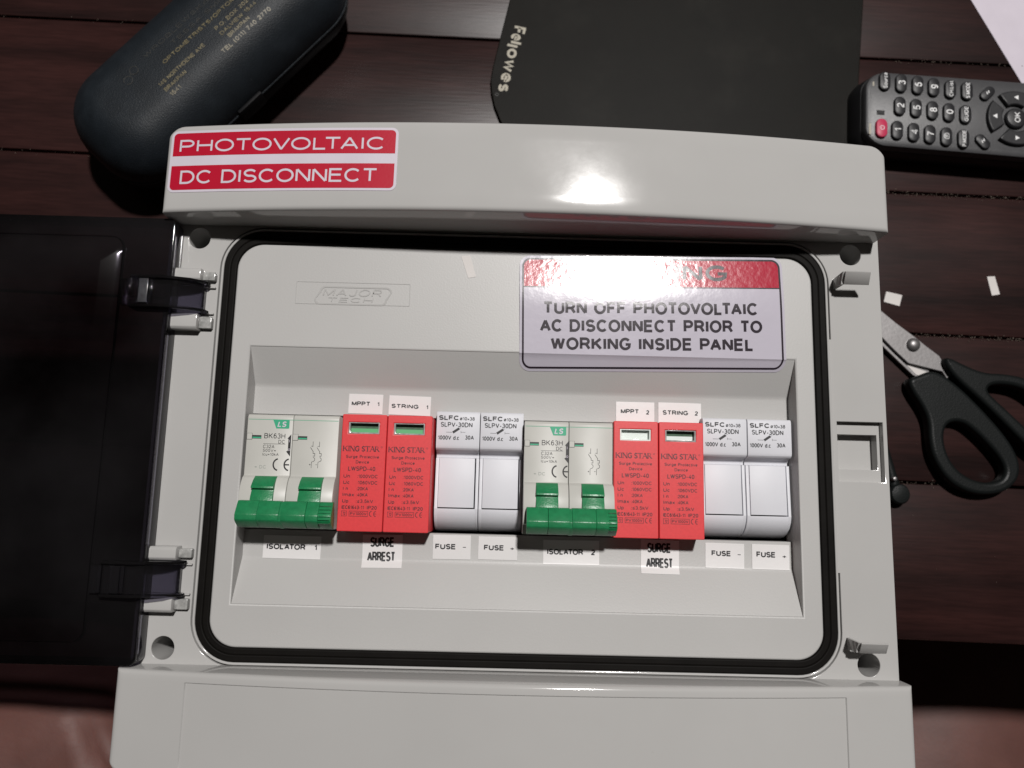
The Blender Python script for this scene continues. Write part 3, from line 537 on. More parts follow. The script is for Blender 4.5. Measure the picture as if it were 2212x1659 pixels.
tape('white label reading SURGE ARREST, left one', -54.6, -39.0, -26.8, -14.2, [("SURGE", -51.7, -42.1, -18.9, -15.1), ("ARREST", -52.7, -41.6, -24.4, -20.7)], 0.8, 0.026)
tape('white label reading SURGE ARREST, right one', 54.6, 69.6, -26.6, -13.6, [("SURGE", 57.0, 66.5, -18.6, -14.8), ("ARREST", 56.6, 67.3, -24.4, -20.6)], -0.6, 0.026)
tape('white label reading FUSE -, left one', -27.1, -12.3, -23.0, -13.7, [("FUSE", -26.2, -18.1, -19.2, -17.1), ("-", -15.5, -14.0, -19.0, -17.2)], 0.3)
tape('white label reading FUSE +, left one', -9.3, 6.0, -22.8, -13.9, [("FUSE", -7.1, 0.8, -19.2, -17.1), ("+", 3.2, 4.8, -19.3, -17.2)], -0.2)
tape('white label reading FUSE -, right one', 80.0, 95.3, -23.9, -14.3, [("FUSE", 82.4, 90.1, -19.3, -17.2), ("-", 92.6, 94.0, -19.2, -17.4)], -0.8)
tape('white label reading FUSE +, right one', 98.4, 113.1, -24.0, -14.4, [("FUSE", 100.1, 107.7, -19.4, -17.2), ("+", 110.4, 111.9, -19.8, -17.7)], -0.6)

# ------------------------------------------------------------------ mounting rail and dark inside
bm = bmesh.new(); box(bm, -120, 133, -28, 56, -61, -59.5)
box(bm, RX0-6, RX1+6, CYB-8, CYT+8, -58, -44)
link('mounting_rail', bm, M['shaft'], enc, smooth=0)

# ------------------------------------------------------------------ isolators (two-pole switches)
def isolator(x0, wd, lab):
    t = thing('isolator_switch', lab, 'circuit breaker', (x0, CYB, -44), group='green handled isolators')
    h = wd/2; ox, oy, oz = 0, -CYB, 44.0        # local frame: x from its left side, y and z as on the panel
    def fin(b, dz=0): 
        for v in b.verts: v.co += Vector((0, oy, oz+dz-1.3))
        return b
    bm = bmesh.new()
    for k in range(2):
        xa = k*h+0.12; xb = (k+1)*h-0.12
        prism(bm, [(31.2, -44+.1), (31.2, 1.8), (30.8, 2.6), (29.9, 3.0), (7.6, 3.0), (7.2, 3.6), (6.6, 4.6), (4.5, 6.0), (1.0, 7.2), (-2.5, 7.6), (-8.0, 6.9), (-8.6, 6.5), (-8.7, 2.4), (-12.3, 2.0), (-12.3, -44+.1)], xa, xb, 0.18)
    b = link('body', fin(bm), M['ivory'], t)
    bm = bmesh.new()
    stroke(bm, [(0.5, 29.1), (wd-0.4, 29.1)], 0.18, 3.03); flat(bm, [(9.9, 29.1), (16.3, 29.1), (16.3, 25.9), (15.9, 25.7), (11.3, 25.7)], 3.04)
    link('green_print', fin(bm), M['greenink'], b)
    bm = bmesh.new(); text(bm, "LS", 11.7, 15.0, 26.3, 28.5, 3.08, 0.03, 0.2); link('logo_lettering', fin(bm), M['vinyl'], b)
    bm = bmesh.new()
    text(bm, "BK63H", 6.9, 15.0, 21.8, 23.8, 3.05); text(bm, "DC", 12.5, 15.0, 19.9, 21.3, 3.05); stroke(bm, [(6.7, 19.7), (15.2, 19.7)], 0.13, 3.05)
    text(bm, "C32A", 6.7, 11.1, 18.0, 19.3, 3.05); text(bm, "500V=", 6.7, 11.8, 16.6, 17.7, 3.05); text(bm, "Icu=10kA", 6.7, 12.9, 15.1, 16.2, 3.05)
    flat(bm, [(15.9, 21.9), (17.3, 23.6), (17.3, 15.0), (15.7, 16.9), (16.3, 17.2), (16.3, 21.7)], 3.05)
    for cx in (13.1, 17.3):
        stroke(bm, arcpts(cx, 11.8, 2.0, 100, 260, 14, 2.2), 0.55, 3.05)
    stroke(bm, [(15.5, 11.8), (17.2, 11.8)], 0.5, 3.06)
    for k, sx in enumerate((25.9, 28.4)):
        stroke(bm, [(sx, 21.0), (sx, 18.9)], 0.16, 3.05); stroke(bm, [(sx-.9, 18.7), (sx+.3, 17.0)], 0.18, 3.05)
        stroke(bm, [(sx+.2, 17.2), (sx+.2, 16.4), (sx+.9, 16.4), (sx+.9, 15.4), (sx+.2, 15.4)], 0.18, 3.05); stroke(bm, arcpts(sx+.2, 14.1, .8, 80, -90, 10), 0.18, 3.06)
        stroke(bm, [(sx+.1, 13.3), (sx-.2, 12.9), (sx-.2, 10.8)], 0.16, 3.05); stroke(bm, [(sx-1.1, 12.1), (sx-.5, 12.1)], 0.14, 3.05)
        stroke(bm, [(sx-.7, 19.2), (sx+.1, 19.2)], 0.14, 3.06)
        if k == 0: stroke(bm, [(sx-.8, 11.8), (sx-.8, 12.4)], 0.14, 3.06)
    link('lettering', fin(bm), M['ink'], b)
    bm = bmesh.new(); text(bm, "I", 16.65, 16.85, 20.4, 21.5, 3.09); stroke(bm, arcpts(16.8, 17.6, .36, 0, 360, 12), .14, 3.09); link('arrow_marks', fin(bm), M['vinyl'], b)
    bm = bmesh.new(); text(bm, "= DC", 4.0, 8.4, 10.2, 11.4, 3.05); link('faint_lettering', fin(bm), M['faintink'], b)
    for xs in (0.3, h+0.2):
        bm = bmesh.new(); slab(bm, [rect(xs, xs+1.9, 21.3, 23.6)], 2.9, 3.25, 0.08); link('slider', fin(bm), M['ivory'], b)
        bm = bmesh.new(); stroke(bm, rect(xs-.05, xs+1.95, 21.25, 23.65), .1, 3.06, True); flat(bm, rect(xs+2.0, xs+5.5, 21.6, 22.95), 3.04); link('window', fin(bm), M['ink'], b)
        bm = bmesh.new(); flat(bm, rect(xs+2.1, xs+5.4, 21.75, 22.3), 3.07); link('window_flag', fin(bm), M['greenink'], b)
    # green rockers and the bridging handle
    for k in range(2):
        bm = bmesh.new(); xa = k*h+4.9; xb = xa+8.4
        prism(bm, [(7.3, 2.0), (7.3, 4.2), (5.6, 6.6), (3.4, 8.6), (2.6, 8.8), (2.4, 7.5), (1.9, 7.4), (-0.6, 8.6), (-3.5, 9.4), (-3.5, 2.0)], xa, xb, 0.12)
        link('rocker', fin(bm), M['green'], t)
    bm = bmesh.new(); pr = [(-1.9, 8.2), (-2.0, 11.0), (-2.6, 11.6), (-7.0, 14.2), (-9.0, 14.0), (-9.8, 13.2), (-11.7, 9.9), (-12.0, 7.6), (-10.5, 7.2)]
    def sh(dz, dy=0): return [(y+dy, z+dz if z > 9 else z) for y, z in pr]
    prism(bm, sh(-.25), 1.3, 9.3, 0.25); prism(bm, pr, 9.35, 17.4, 0.25); prism(bm, pr, 18.2, 27.1, 0.25); prism(bm, sh(-.4, -.25), 17.0, 18.6, 0.1)
    prism(bm, sh(-.25), 27.15, 31.8, 0.25); prism(bm, sh(-.9), 31.6, 36.6 if wd > 35.2 else 35.0, 0.3)
    for j in range(6):
        yy = -3.2-j*1.25; prism(bm, [(yy, 11), (yy-.35, 11.9+min(j, 3)*.62), (yy-.7, 11)], 31.9, 36.2 if wd > 35.2 else 34.7)
    link('handle', fin(bm), M['green'], t)
    return t
isolator(-99.9, 35.6, 'green handled two-pole isolator at the left end of the row, above the ISOLATOR 1 label')
isolator(7.5, 34.8, 'green handled two-pole isolator in the middle of the row, above the ISOLATOR 2 label')

# ------------------------------------------------------------------ surge protectors
def serif(bm, s, x0, x1, y0, y1, z):
    """roman capitals drawn with strokes and serifs"""
    G_ = {'K': [([(0, 0), (0, 1)], 1), ([(.75, 1), (.05, .45)], 0), ([(.25, .6), (.8, 0)], 1)], 'I': [([(.2, 0), (.2, 1)], 1)], 'N': [([(0, 0), (0, 1)], 0), ([(0, 1), (.75, 0)], 1), ([(.75, 0), (.75, 1)], 0)],
          'G': [([(.75, .8), (.55, .97), (.3, .97), (.05, .7), (.05, .3), (.3, .03), (.55, .03), (.72, .15), (.72, .45), (.5, .45)], 1)],
          'S': [([(.55, .85), (.3, 1), (.08, .8), (.15, .6), (.5, .4), (.57, .18), (.3, 0), (.03, .15)], 1)], 'T': [([(.4, 0), (.4, 1)], 1), ([(0, .97), (.8, .97)], 0), ([(0, .8), (0, 1)], 0), ([(.8, .8), (.8, 1)], 0)],
          'A': [([(0, 0), (.42, 1)], 0), ([(.42, 1), (.85, 0)], 1), ([(.17, .35), (.65, .35)], 0)], 'R': [([(.05, 0), (.05, 1)], 1), ([(.05, .97), (.5, .95), (.6, .75), (.45, .52), (.05, .5)], 0), ([(.35, .5), (.75, 0)], 1)], ' ': []}
    W = {'K': .9, 'I': .5, 'N': .95, 'G': .95, 'S': .75, 'T': .95, 'A': .98, 'R': .9, ' ': .35}
    tot = sum(W[c] for c in s); kx = (x1-x0)/tot; ky = y1-y0; x = x0
    for c in s:
        for pts, th in G_[c]:
            stroke(bm, [(x+a*kx, y0+b*ky) for a, b in pts], (0.16 if th else 0.075)*kx*1.25, z+random.uniform(0, .012))
            for a, b in (pts[0], pts[-1]):
                if c in 'KINTAR' and b in (0, 1): stroke(bm, [(x+a*kx-.17*kx, y0+b*ky), (x+a*kx+.17*kx, y0+b*ky)], 0.07*kx, z+.015)
        x += W[c]*kx
def surge(x0, lab, kind):
    t = thing('surge_protector', lab, 'surge protector', (x0, CYB, -44), group='red plug-in surge protectors')
    oy, oz = -CYB, 44.0; wd = 17.3
    def fin(b):
        for v in b.verts: v.co += Vector((0, oy, oz))
        return b
    Z = 3.6
    bm = bmesh.new(); b2 = bmesh.new()
    slab(b2, [rr(0.06, wd-.06, -12.7, 31.8, .5), rect(2.5, 14.4, 24.3, 28.8)], -43.9, Z, 0.3); merge(bm, b2)
    b = link('body', fin(bm), M['red'], t)
    bm = bmesh.new()
    slab(bm, [rect(2.55, 14.35, 24.35, 28.75)], 0.2, 0.8, 0)
    wf = link('indicator_window', fin(bm), {'g': M['lens_d'], 'w': M['lens'], 'd': M['lens_d']}[kind], b)
    bm = bmesh.new(); slab(bm, [rect(2.5, 14.4, 24.3, 28.8), rect(3.1, 13.9, 24.9, 28.4)], 0.85, 3.2, 0.1); link('window_frame', fin(bm), M['ceramic'] if kind != 'w' else M['lens'], wf)
    bm = bmesh.new(); flat(bm, rect(3.1, 13.9, 24.9, 26.6 if kind != 'w' else 28.3), 0.9); link('flag', fin(bm), {'g': M['flag'], 'w': M['lens'], 'd': M['lens']}[kind], wf)
    bm = bmesh.new(); z = Z+0.05
    serif(bm, "KING STAR", 1.0, 14.9, 17.6, 19.5, z); stroke(bm, arcpts(15.6, 19.3, .3, 0, 360, 10), .1, z)
    text(bm, "Surge", 2.1, 6.6, 14.9, 16.1, z, .022); text(bm, "Protective", 7.4, 14.8, 14.9, 16.1, z, .022)
    text(bm, "Device", 6.0, 11.1, 12.9, 14.1, z, .022); text(bm, "LWSPD-40", 3.2, 13.6, 10.1, 11.8, z, .018)
    rows = [("Un", ":1000VDC", 7.4, 7.3, 14.7), ("Uc", ":1060VDC", 5.0, 7.3, 14.7), ("I n", ":20KA", 2.7, 7.3, 11.2), ("Imax", ":40KA", .4, 7.3, 11.2), ("Up", ":\u22643.5kV", -2.0, 7.3, 13.4)]
    for a, c, y, xa, xb in rows:
        text(bm, a, 1.6, {'Un': 4.1, 'Uc': 4.1, 'I n': 3.6, 'Imax': 6.0, 'Up': 4.0}[a], y, y+1.35, z, .024); text(bm, c, xa-.5, xb, y, y+1.35, z, .018)
    text(bm, "IEC61643-11", 1.5, 10.0, -4.4, -3.0, z, .022); text(bm, "IP20", 11.1, 14.9, -4.4, -3.0, z, .022)
    stroke(bm, rect(1.6, 3.5, -7.0, -5.1), .16, z, True); text(bm, "T2", 2.0, 3.1, -6.6, -5.5, z, .02)
    stroke(bm, rect(4.5, 11.5, -7.0, -5.1), .16, z, True); text(bm, "PV1000V", 4.9, 11.1, -6.6, -5.5, z, .02)
    for cx in (13.0, 14.6): stroke(bm, arcpts(cx, -6.0, .8, 90, 270, 10, .95), .26, z)
    stroke(bm, [(14.0, -6.0), (14.6, -6.0)], .22, z+.01)
    link('lettering', fin(bm), M['redink'], b)
surge(-62.8, 'red surge protector right of the left isolator, under the MPPT 1 label', 'g')
surge(-45.35, 'red surge protector under the STRING 1 label', 'g')
surge(42.0, 'red surge protector with a pale window, under the MPPT 2 label', 'w')
surge(59.5, 'red surge protector with a grey window, under the STRING 2 label', 'd')

# ------------------------------------------------------------------ fuse holders
def fuse(x0, wd, lab):
    t = thing('fuse_holder', lab, 'fuse holder', (x0, CYB, -44), group='white fuse holders')
    oy, oz = -CYB, 44.0
    def fin(b):
        for v in b.verts: v.co += Vector((0, oy, oz))
        return b
    bm = bmesh.new()
    prism(bm, [(32.0, -43.9), (32.0, -8.3), (34.7, -8.3), (34.7, -4.6), (34.2, -4.0), (33.2, -3.7), (21.3, -3.7), (20.2, -4.1), (19.5, -5.0), (19.2, -6.4), (18.6, -8.2), (17.6, -9.2), (16.6, -9.2), (16.6, -43.9)], 0.1, wd-.1, 0.15)
    cap = link('cap', fin(bm), M['cool'], t)
    low = [(16.5, -43.9), (16.5, -7.4), (-2.6, -6.4), (-3.4, -6.3), (-5.6, -6.9), (-8.2, -8.7), (-10.4, -11.8), (-11.8, -15.5), (-12.6, -20), (-12.6, -43.9)]
    bm = bmesh.new()
    prism(bm, low, 0.1, 1.35, 0.12); prism(bm, low, wd-1.25, wd-.1, 0.12)
    prism(bm, [(-3.0, -43.9)]+low[3:], 1.2, wd-1.1, 0.05)
    link('side_rails', fin(bm), M['cool'], t)
    bm = bmesh.new(); prism(bm, [(16.45, -20), (16.45, -6.9), (-2.95, -6.0), (-2.95, -20)], 1.48, wd-1.75, 0.1); link('pull_panel', fin(bm), M['cool'], t)
    bm = bmesh.new(); z = -3.65
    text(bm, "SLFC", .9, 8.9, 31.2, 33.1, z, .045); link('logo_lettering', fin(bm), M['ink'], cap)
    bm = bmesh.new()
    text(bm, "\u00d810\u00d738", 9.2, 15.1, 31.2, 32.6, z, .02)
    text(bm, "SLPV-30DN", 1.7, 14.3, 28.5, 30.4, z, .018); text(bm, "1000V d.c", .8, 9.2, 23.4, 25.1, z, .02); text(bm, "30A", 11.5, 15.0, 23.6, 25.3, z, .02)
    stroke(bm, [(4.0, 26.4), (6.3, 26.4)], .14, z); stroke(bm, [(6.6, 26.3), (9.1, 28.0)], .95, z); stroke(bm, [(9.1, 28.0), (9.9, 28.3)], .12, z+.01)
    stroke(bm, [(9.8, 26.5), (11.6, 26.5)], .12, z); stroke(bm, [(9.8, 26.1), (9.8, 27.0)], .12, z+.01)
    link('lettering', fin(bm), M['greyink'], cap)
fuse(-27.2, 17.3, 'white fuse holder touching the red surge protector with a green window'); fuse(-9.8, 17.2, 'white fuse holder just left of the middle isolator')
fuse(78.4, 17.6, 'white fuse holder just right of the STRING 2 surge protector'); fuse(96.2, 17.6, 'white fuse holder at the right end of the row')

# ------------------------------------------------------------------ paper offcuts and one blade glint
def scrap(pts, z, lab):
    cx = sum(p[0] for p in pts)/len(pts); cy = sum(p[1] for p in pts)/len(pts)
    bm = bmesh.new(); slab(bm, [[(x-cx, y-cy) for x, y in pts]], 0.02, 0.16, 0.02)
    o = link('offcut_or_glint', bm, M['paper'], smooth=0); o.location = Vector((cx, cy, z))*S
    tag(o, lab, 'paper scrap', 'offcuts of white label tape')
scrap([(-16.4, 88.4), (-13.2, 89.0), (-15.9, 97.9), (-19.5, 97.4)], 0.0, 'thin white paper sliver lying on the inner panel left of the warning label')
scrap([(203.4, 116.6), (211.9, 114.8), (210.1, 108.7), (201.7, 110.9)], TZ, 'small white paper rectangle on the table just above the scissor blade')
scrap([(210.6, 75.9), (221.6, 72.3), (222.3, 69.2), (215.1, 70.9)], TZ+3.5, 'tiny white sliver standing for the bright reflection on the lower scissor blade')  # white sliver added in place of the bright reflection on the blade
scrap([(258.6, 126.4), (262.8, 126.7), (264.9, 116.7), (260.5, 115.9)], TZ, 'narrow white paper strip on the table at the right, below the remote')

# ------------------------------------------------------------------ sheet of paper
bm = bmesh.new(); slab(bm, [rect(0, 210, 0, 297)], 0.02, 0.14, 0.02)
o = link('paper_sheet', bm, M['vinyl'], smooth=0); o.location = (299.0*S, 214*S, TZ*S); o.rotation_euler = (0, 0, math.radians(26.6))
tag(o, 'plain white sheet of paper at the top right corner, partly under the remote', 'paper')

# ------------------------------------------------------------------ mouse pad
bm = bmesh.new()
out = [(2.0, 300), (-3.0, 283), (-8.6, 256), (-12.2, 238), (-13.0, 231), (-12.4, 224), (-10.6, 216), (-7.2, 207.5), (-2.6, 199), (4, 190), (20, 183), (60, 180), (120, 180), (170, 181), (184, 186), (188.2, 196), (190.4, 212), (194, 250), (197.7, 288), (203, 350), (198, 362), (180, 368), (100, 370), (20, 366), (8, 350), (4, 320)]
slab(bm, [out], TZ+0.02, TZ+2.6, 0.5)
mp = link('mouse_pad', bm, M['mat']); tag(mp, 'worn black rubber mouse pad lying behind the enclosure', 'mouse pad')
bm = bmesh.new()
text(bm, "Fe", 0, 8.9, 0, 7.2, 0, 0.03, rot=math.radians(-101.5), org=(-.9, 264.6)); text(bm, "l", 9.6, 10.7, 0, 7.2, 0, .03, rot=math.radians(-101.5), org=(-.9, 264.6))
text(bm, "l", 11.8, 12.9, -1.6, 7.2-1.6, 0, .03, rot=math.radians(-101.5), org=(-.9, 264.6)); text(bm, "owes", 14.0, 40.6, 0, 7.2, 0, .03, rot=math.radians(-101.5), org=(-.9, 264.6))
for v in bm.verts: v.co.z = TZ+2.68
link('lettering', bm, M['logo'], mp)
bm = bmesh.new(); stroke(bm, arcpts(-9.3, 222.6, .8, 0, 360, 14), .25, TZ+2.68); link('registered_mark', bm, M['golddim'], mp)

# ------------------------------------------------------------------ remote control
ra = math.atan2(208.0-213.2, 273-187.4)+math.radians(0.4)
rem = thing('remote_control', 'dark grey remote control with black buttons and a pink power button', 'remote control', (187.4, 213.0, TZ), ra)
def loc_r(x, y):
    dx, dy = x-187.4, y-213.0; return dx*math.cos(-ra)-dy*math.sin(-ra), dx*math.sin(-ra)+dy*math.cos(-ra)
def r_out(i, z, sh=0):      # outline: rounded head, slightly widening body
    pts = []
    for x, y in rr(0+i+sh, 178-i, -23+i, 23-i, 11-i*.3, 8):
        k = 1-0.05*max(0, (40-x))/40; pts.append((x, y*k-0.03*x*0, z))
    return pts
bm = bmesh.new(); loftloops(bm, [r_out(3, 0.1, -3), r_out(0.6, 2.5, -3), r_out(0, 6, -2), r_out(0.2, 11, -.5), r_out(0.6, 12.5)], True, True)
link('body', bm, M['remoteside'], rem)
bm = bmesh.new(); loftloops(bm, [r_out(0.8, 12.0), r_out(0.9, 16.0), r_out(1.4, 17.4), r_out(2.6, 18.0)], True, True)
fp = link('face_plate', bm, M['remote'], rem)
def pill(x, y, L_, W_, z0, z1, ang=0, r=None):
    r = r or min(L_, W_)/2-.01; lps = []
    for ins, z in ((0, z0), (0, z1-.7), (.25, z1-.25), (.8, z1)):
        lp = [(px, py) for px, py in rr(-W_/2+ins, W_/2-ins, -L_/2+ins, L_/2-ins, max(r-ins, .4), 6)]
        c, s_ = math.cos(ang), math.sin(ang); lps.append([(x+px*c-py*s_, y+px*s_+py*c, z) for px, py in lp])
    return lps
Btn = [((198.6, 227.3), 'Source'), ((207.4, 226.4), '3'), ((216.2, 225.5), '6'), ((224.8, 224.6), '9'), ((233.7, 223.7), 'CH.List'), ((242.6, 223.0), 'S.MODE'),
       ((206.0, 213.3), '2'), ((214.6, 212.3), '5'), ((223.4, 211.3), '8'), ((232.1, 210.4), '0'), ((240.9, 209.5), 'GUIDE'),
       ((195.6, 200.4), 'P'), ((203.9, 199.5), '1'), ((212.6, 198.6), '4'), ((221.2, 197.7), '7'), ((229.9, 196.6), 'S'), ((238.9, 195.6), 'P.MODE')]
for (x, y), s in Btn:
    lx, ly = loc_r(x, y); bm = bmesh.new(); loftloops(bm, pill(lx, ly, 10.6, 6.0, 17, 20.0), False, True)
    b = link('button', bm, M['power'] if s == 'P' else M['button'], rem)
    if s == 'P': tag(b, 'pink power button')
    bm = bmesh.new()
    if s == 'P':
        stroke(bm, [(lx+a, ly+c) for a, c in arcpts(0, 0, 1.1, -150, 150, 14)], .28, 20.05); stroke(bm, [(lx-1.5, ly), (lx-.3, ly)], .28, 20.06)
    elif s == 'S':
        stroke(bm, rr(lx-1.1, lx+.9, ly-1.5, ly+1.5, .5, 3), .28, 20.05, True); stroke(bm, [(lx-1.6, ly-1.2), (lx-1.6, ly+1.2)], .3, 20.05); text(bm, "\u2013", -1, 1, -.8, 2, 20.05, .02, rot=math.pi/2, org=(lx, ly))
    else:
        n = len(s); hw = 1.3 if n == 1 else (4.2 if n < 6 else 4.5); hh = 1.9 if n == 1 else 1.05
        text(bm, s, -hw, hw, -hh, hh, 20.05, 0.01, rot=math.pi/2, org=(lx, ly))
    link('print', bm, M['print'], b)
for (x, y), a in (((253.6, 222.0), -0.75), ((249.2, 194.4), 0.75)):
    lx, ly = loc_r(x, y); bm = bmesh.new(); loftloops(bm, pill(lx, ly, 9.2, 5.4, 17, 19.8, a), False, True); b = link('button', bm, M['button'], rem)
    bm = bmesh.new(); stroke(bm, [(lx-.4, ly-1), (lx-.9, ly+.2), (lx+.5, ly+.2), (lx, ly+1.3)], .5, 19.86); link('print', bm, M['print'], b)
cxy = loc_r(267.6, 208.0)
bm = bmesh.new(); lathe(bm, cxy[0], cxy[1], [(5.6, 17), (5.6, 19.6), (5.0, 20.3), (3.5, 20.7)]); b = link('button', bm, M['button'], rem); tag(b, 'round OK button')
bm = bmesh.new(); text(bm, "OK", -2.9, 2.9, -1.5, 1.5, 20.75, .01, rot=math.pi/2, org=cxy); link('print', bm, M['print'], b)
for a in (180, 108, 36, -36, -108) if False else (180, 90, 0, -90):
    lp = [(cxy[0]+r_*math.cos(math.radians(t)), cxy[1]+r_*math.sin(math.radians(t))) for r_, ts in ((15.3, range(-37, 38, 6)), (7.6, range(33, -34, -6))) for t in [a+q_ for q_ in ts]]
    bm = bmesh.new(); slab(bm, [lp], 17, 20.3, 0.7, 2); b = link('button', bm, M['button'], rem)
    mx, my = cxy[0]+11.5*math.cos(math.radians(a)), cxy[1]+11.5*math.sin(math.radians(a))
    bm = bmesh.new(); flat(bm, [(mx-1.3, my), (mx+1.0, my-1.3), (mx+1.0, my+1.3)], 20.36) if a in (180, 90, 0) else flat(bm, [(mx+1.3, my), (mx-1.0, my+1.3), (mx-1.0, my-1.3)], 20.36)
    link('print', bm, M['print'], b)
for k in range(5):          # lower part of the keypad, mostly out of view
    for j in (-13, 0, 13):
        bm = bmesh.new(); loftloops(bm, pill(110+k*12, j, 10, 6, 17, 20), False, True); link('button', bm, M['button'], rem)
bm = bmesh.new(); lx, ly = loc_r(190.0, 200.5); slab(bm, [rect(lx-.55, lx+.55, ly-3.1, ly+3.1)], 18.02, 18.1); lx, ly = loc_r(193.0, 226.3); slab(bm, [rect(lx-.4, lx+.4, ly-1.2, ly+1.2)], 18.02, 18.1); link('print', bm, M['logo'], fp)
bm = bmesh.new(); lx, ly = loc_r(196.0, 209.8); slab(bm, [rect(lx-2.0, lx+2.0, ly-1.1, ly+1.1)], 18.0, 18.5, .1); link('indicator', bm, M['remoteside'], fp)

# ------------------------------------------------------------------ scissors
sci = thing('scissors', 'steel scissors with black plastic handles lying on the table', 'scissors', (213.2, 86.4, TZ))
def L2(pts): return [(x-213.2, y-86.4) for x, y in pts]
bm = bmesh.new(); slab(bm, [L2([(154, 131), (172, 124.5), (196, 105.6), (205, 98), (214.6, 90.7), (220, 86.2), (226.8, 81.0), (233, 70.0), (230, 69), (227.9, 72.6), (219, 74.6), (210.3, 76.6), (203.5, 83.2), (196, 91.2), (176, 110.6)])], 3.7, 5.6, 0.25)
link('blade', bm, M['steel'], sci)
bm = bmesh.new(); slab(bm, [L2([(158, 122), (180, 103), (196, 88.0), (207, 77.0), (213.5, 70.6), (224, 66.5), (222, 73.5), (214, 79), (205, 87), (190, 102)])], 1.5, 3.5, 0.25)
b = link('blade', bm, M['steel'], sci)
bm = bmesh.new(); lathe(bm, 0, 0, [(3.5, 5.2), (3.5, 6.4), (3.1, 7.2), (2.2, 7.9), (1.0, 8.25), (.2, 8.3)]); link('pivot_screw', bm, M['steel'], sci)
def ring_handle(outer, hole, z0, z1):
    def smooth(p, n=2):
        for _ in range(n): p = [q_ for i in range(len(p)) for q_ in ((.75*p[i][0]+.25*p[(i+1) % len(p)][0], .75*p[i][1]+.25*p[(i+1) % len(p)][1]), (.25*p[i][0]+.75*p[(i+1) % len(p)][0], .25*p[i][1]+.75*p[(i+1) % len(p)][1]))]
        return p
    bm = bmesh.new(); slab(bm, [smooth(L2(outer)), smooth(L2(hole))], z0, z1, 2.0, 3); link('handle', bm, M['handle'], sci)
ring_handle([(222.6, 73.3), (213.6, 69.5), (208.6, 67.8), (210, 62), (215.8, 53.0), (218.2, 46), (218.0, 36), (219.5, 27), (225.5, 16.5), (234, 10.6), (245.5, 8.6), (257, 11.4), (263.6, 19), (263.5, 29), (256.5, 41), (244.5, 55), (233.5, 66)],
            [(228.4, 45.6), (225.6, 41), (225.6, 33), (228.6, 24.6), (234.5, 18.6), (242.5, 15.3), (250.5, 15.4), (255.6, 18.6), (255.9, 24.5), (250, 33), (240.5, 42.8), (234.3, 46.4)], 0.6, 8.5)
ring_handle([(226.0, 81.3), (241.3, 73.8), (249, 71.6), (258, 71.6), (270, 69.5), (282, 61), (289, 48), (288, 35), (279, 28), (270, 30.5), (262, 39.5), (246, 56), (229.6, 70.8)],
            [(249.4, 60.6), (248.4, 63.6), (251.6, 65.8), (260, 65.8), (268.5, 63.4), (277, 56.5), (281.3, 47), (280, 38.5), (274.8, 37.2), (267.5, 43), (258, 52.5)], 2.6, 10.5)

# ------------------------------------------------------------------ small black plug peeping out beside the enclosure
plg = thing('cable_plug', 'small round black plug at the right foot of the enclosure', 'plug', (202.5, 8.5, TZ))
bm = bmesh.new(); lathe(bm, 0, 0, [(4.4, 0.1), (5.2, 1.2), (5.2, 5.2), (4.4, 6.3), (2.0, 6.7)]); link('plug', bm, M['handle'], plg)
bm = bmesh.new()
cpts = [(-1.2, 3.5, 3.6), (-2.6, 9, 3.4), (-5, 20, 3.0), (-9, 36, 2.6), (-14, 52, 2.3)]
loftloops(bm, [[(x+r*math.cos(t), y, 2.6+r*math.sin(t)*.9) for t in [2*math.pi*i/14 for i in range(14)]] for x, y, r in [(p[0], p[1], p[2]*.8) for p in cpts]], True, True)
link('lead', bm, M['handle'], plg)
bm = bmesh.new(); lathe(bm, -3.0, 7.6, [(1.25, 4), (1.25, 6.6), (.9, 7.3), (.2, 7.5)], 16); link('rivet', bm, M['steel'], plg)

# ------------------------------------------------------------------ spectacle case
ca = math.radians(48.5)
case = thing('spectacle_case', 'dark blue-black hard spectacle case with worn gold print', 'glasses case', (-157.5, 227.5, TZ), ca)
def shell(i, z, n=12): return [(x, y, z) for x, y in rr(-81+i, 81-i, -32.5+i, 32.5-i, max(27-i*.8, 3), n)]
def arcz(k, h, ins): t = k*math.pi/2; return ins*(1-math.cos(t)), h*math.sin(t)
bm = bmesh.new(); lps = []
for k in range(0, 10): i_, z_ = arcz(k/9*0.93, 21, 21); lps.append(shell(i_, 22-z_))
lps = lps[::-1]; lps = [[(x, y, z) for x, y, z in lp] for lp in lps]
mz = min(lp[0][2] for lp in lps); lps = [[(x, y, z-mz+0.1) for x, y, z in lp] for lp in lps]; top_l = lps[-1][0][2]
loftloops(bm, lps, True, True); link('lower_shell', bm, M['caseblack'], case)
bm = bmesh.new(); loftloops(bm, [shell(1.4, top_l-.5), shell(1.4, top_l+2.0)], False, False); link('seam', bm, M['caseblack'], case)
bm = bmesh.new(); zb = top_l+1.4; ht = 23.5; lps = [shell(1.2, zb+.2), shell(-.4, zb), shell(-.4, zb+1.2), shell(0.1, zb+1.6)]
for k in range(0, 16): i_, z_ = arcz(k/15, ht, 22); lps.append(shell(i_+.1, zb+1.7+z_))
lps.append(shell(27, zb+1.7+ht+.35))
loftloops(bm, lps, False, True); up = link('upper_shell', bm, M['case'], case, smooth=50)
bm = bmesh.new(); box(bm, -14, 2, -34.2, -32.2, top_l-4, top_l+6, .6); link('snap_tab', bm, M['caseblack'], case)
def zcase(x, y):
    d = 32.5-abs(y)
    if d >= 22: return zb+1.7+ht+min(.45, (d-22)*.07)
    c = max(0, min(1, 1-(d-.1)/22)); return zb+1.7+ht*math.sqrt(max(0, 1-c*c))
bm = bmesh.new(); k = 2.1
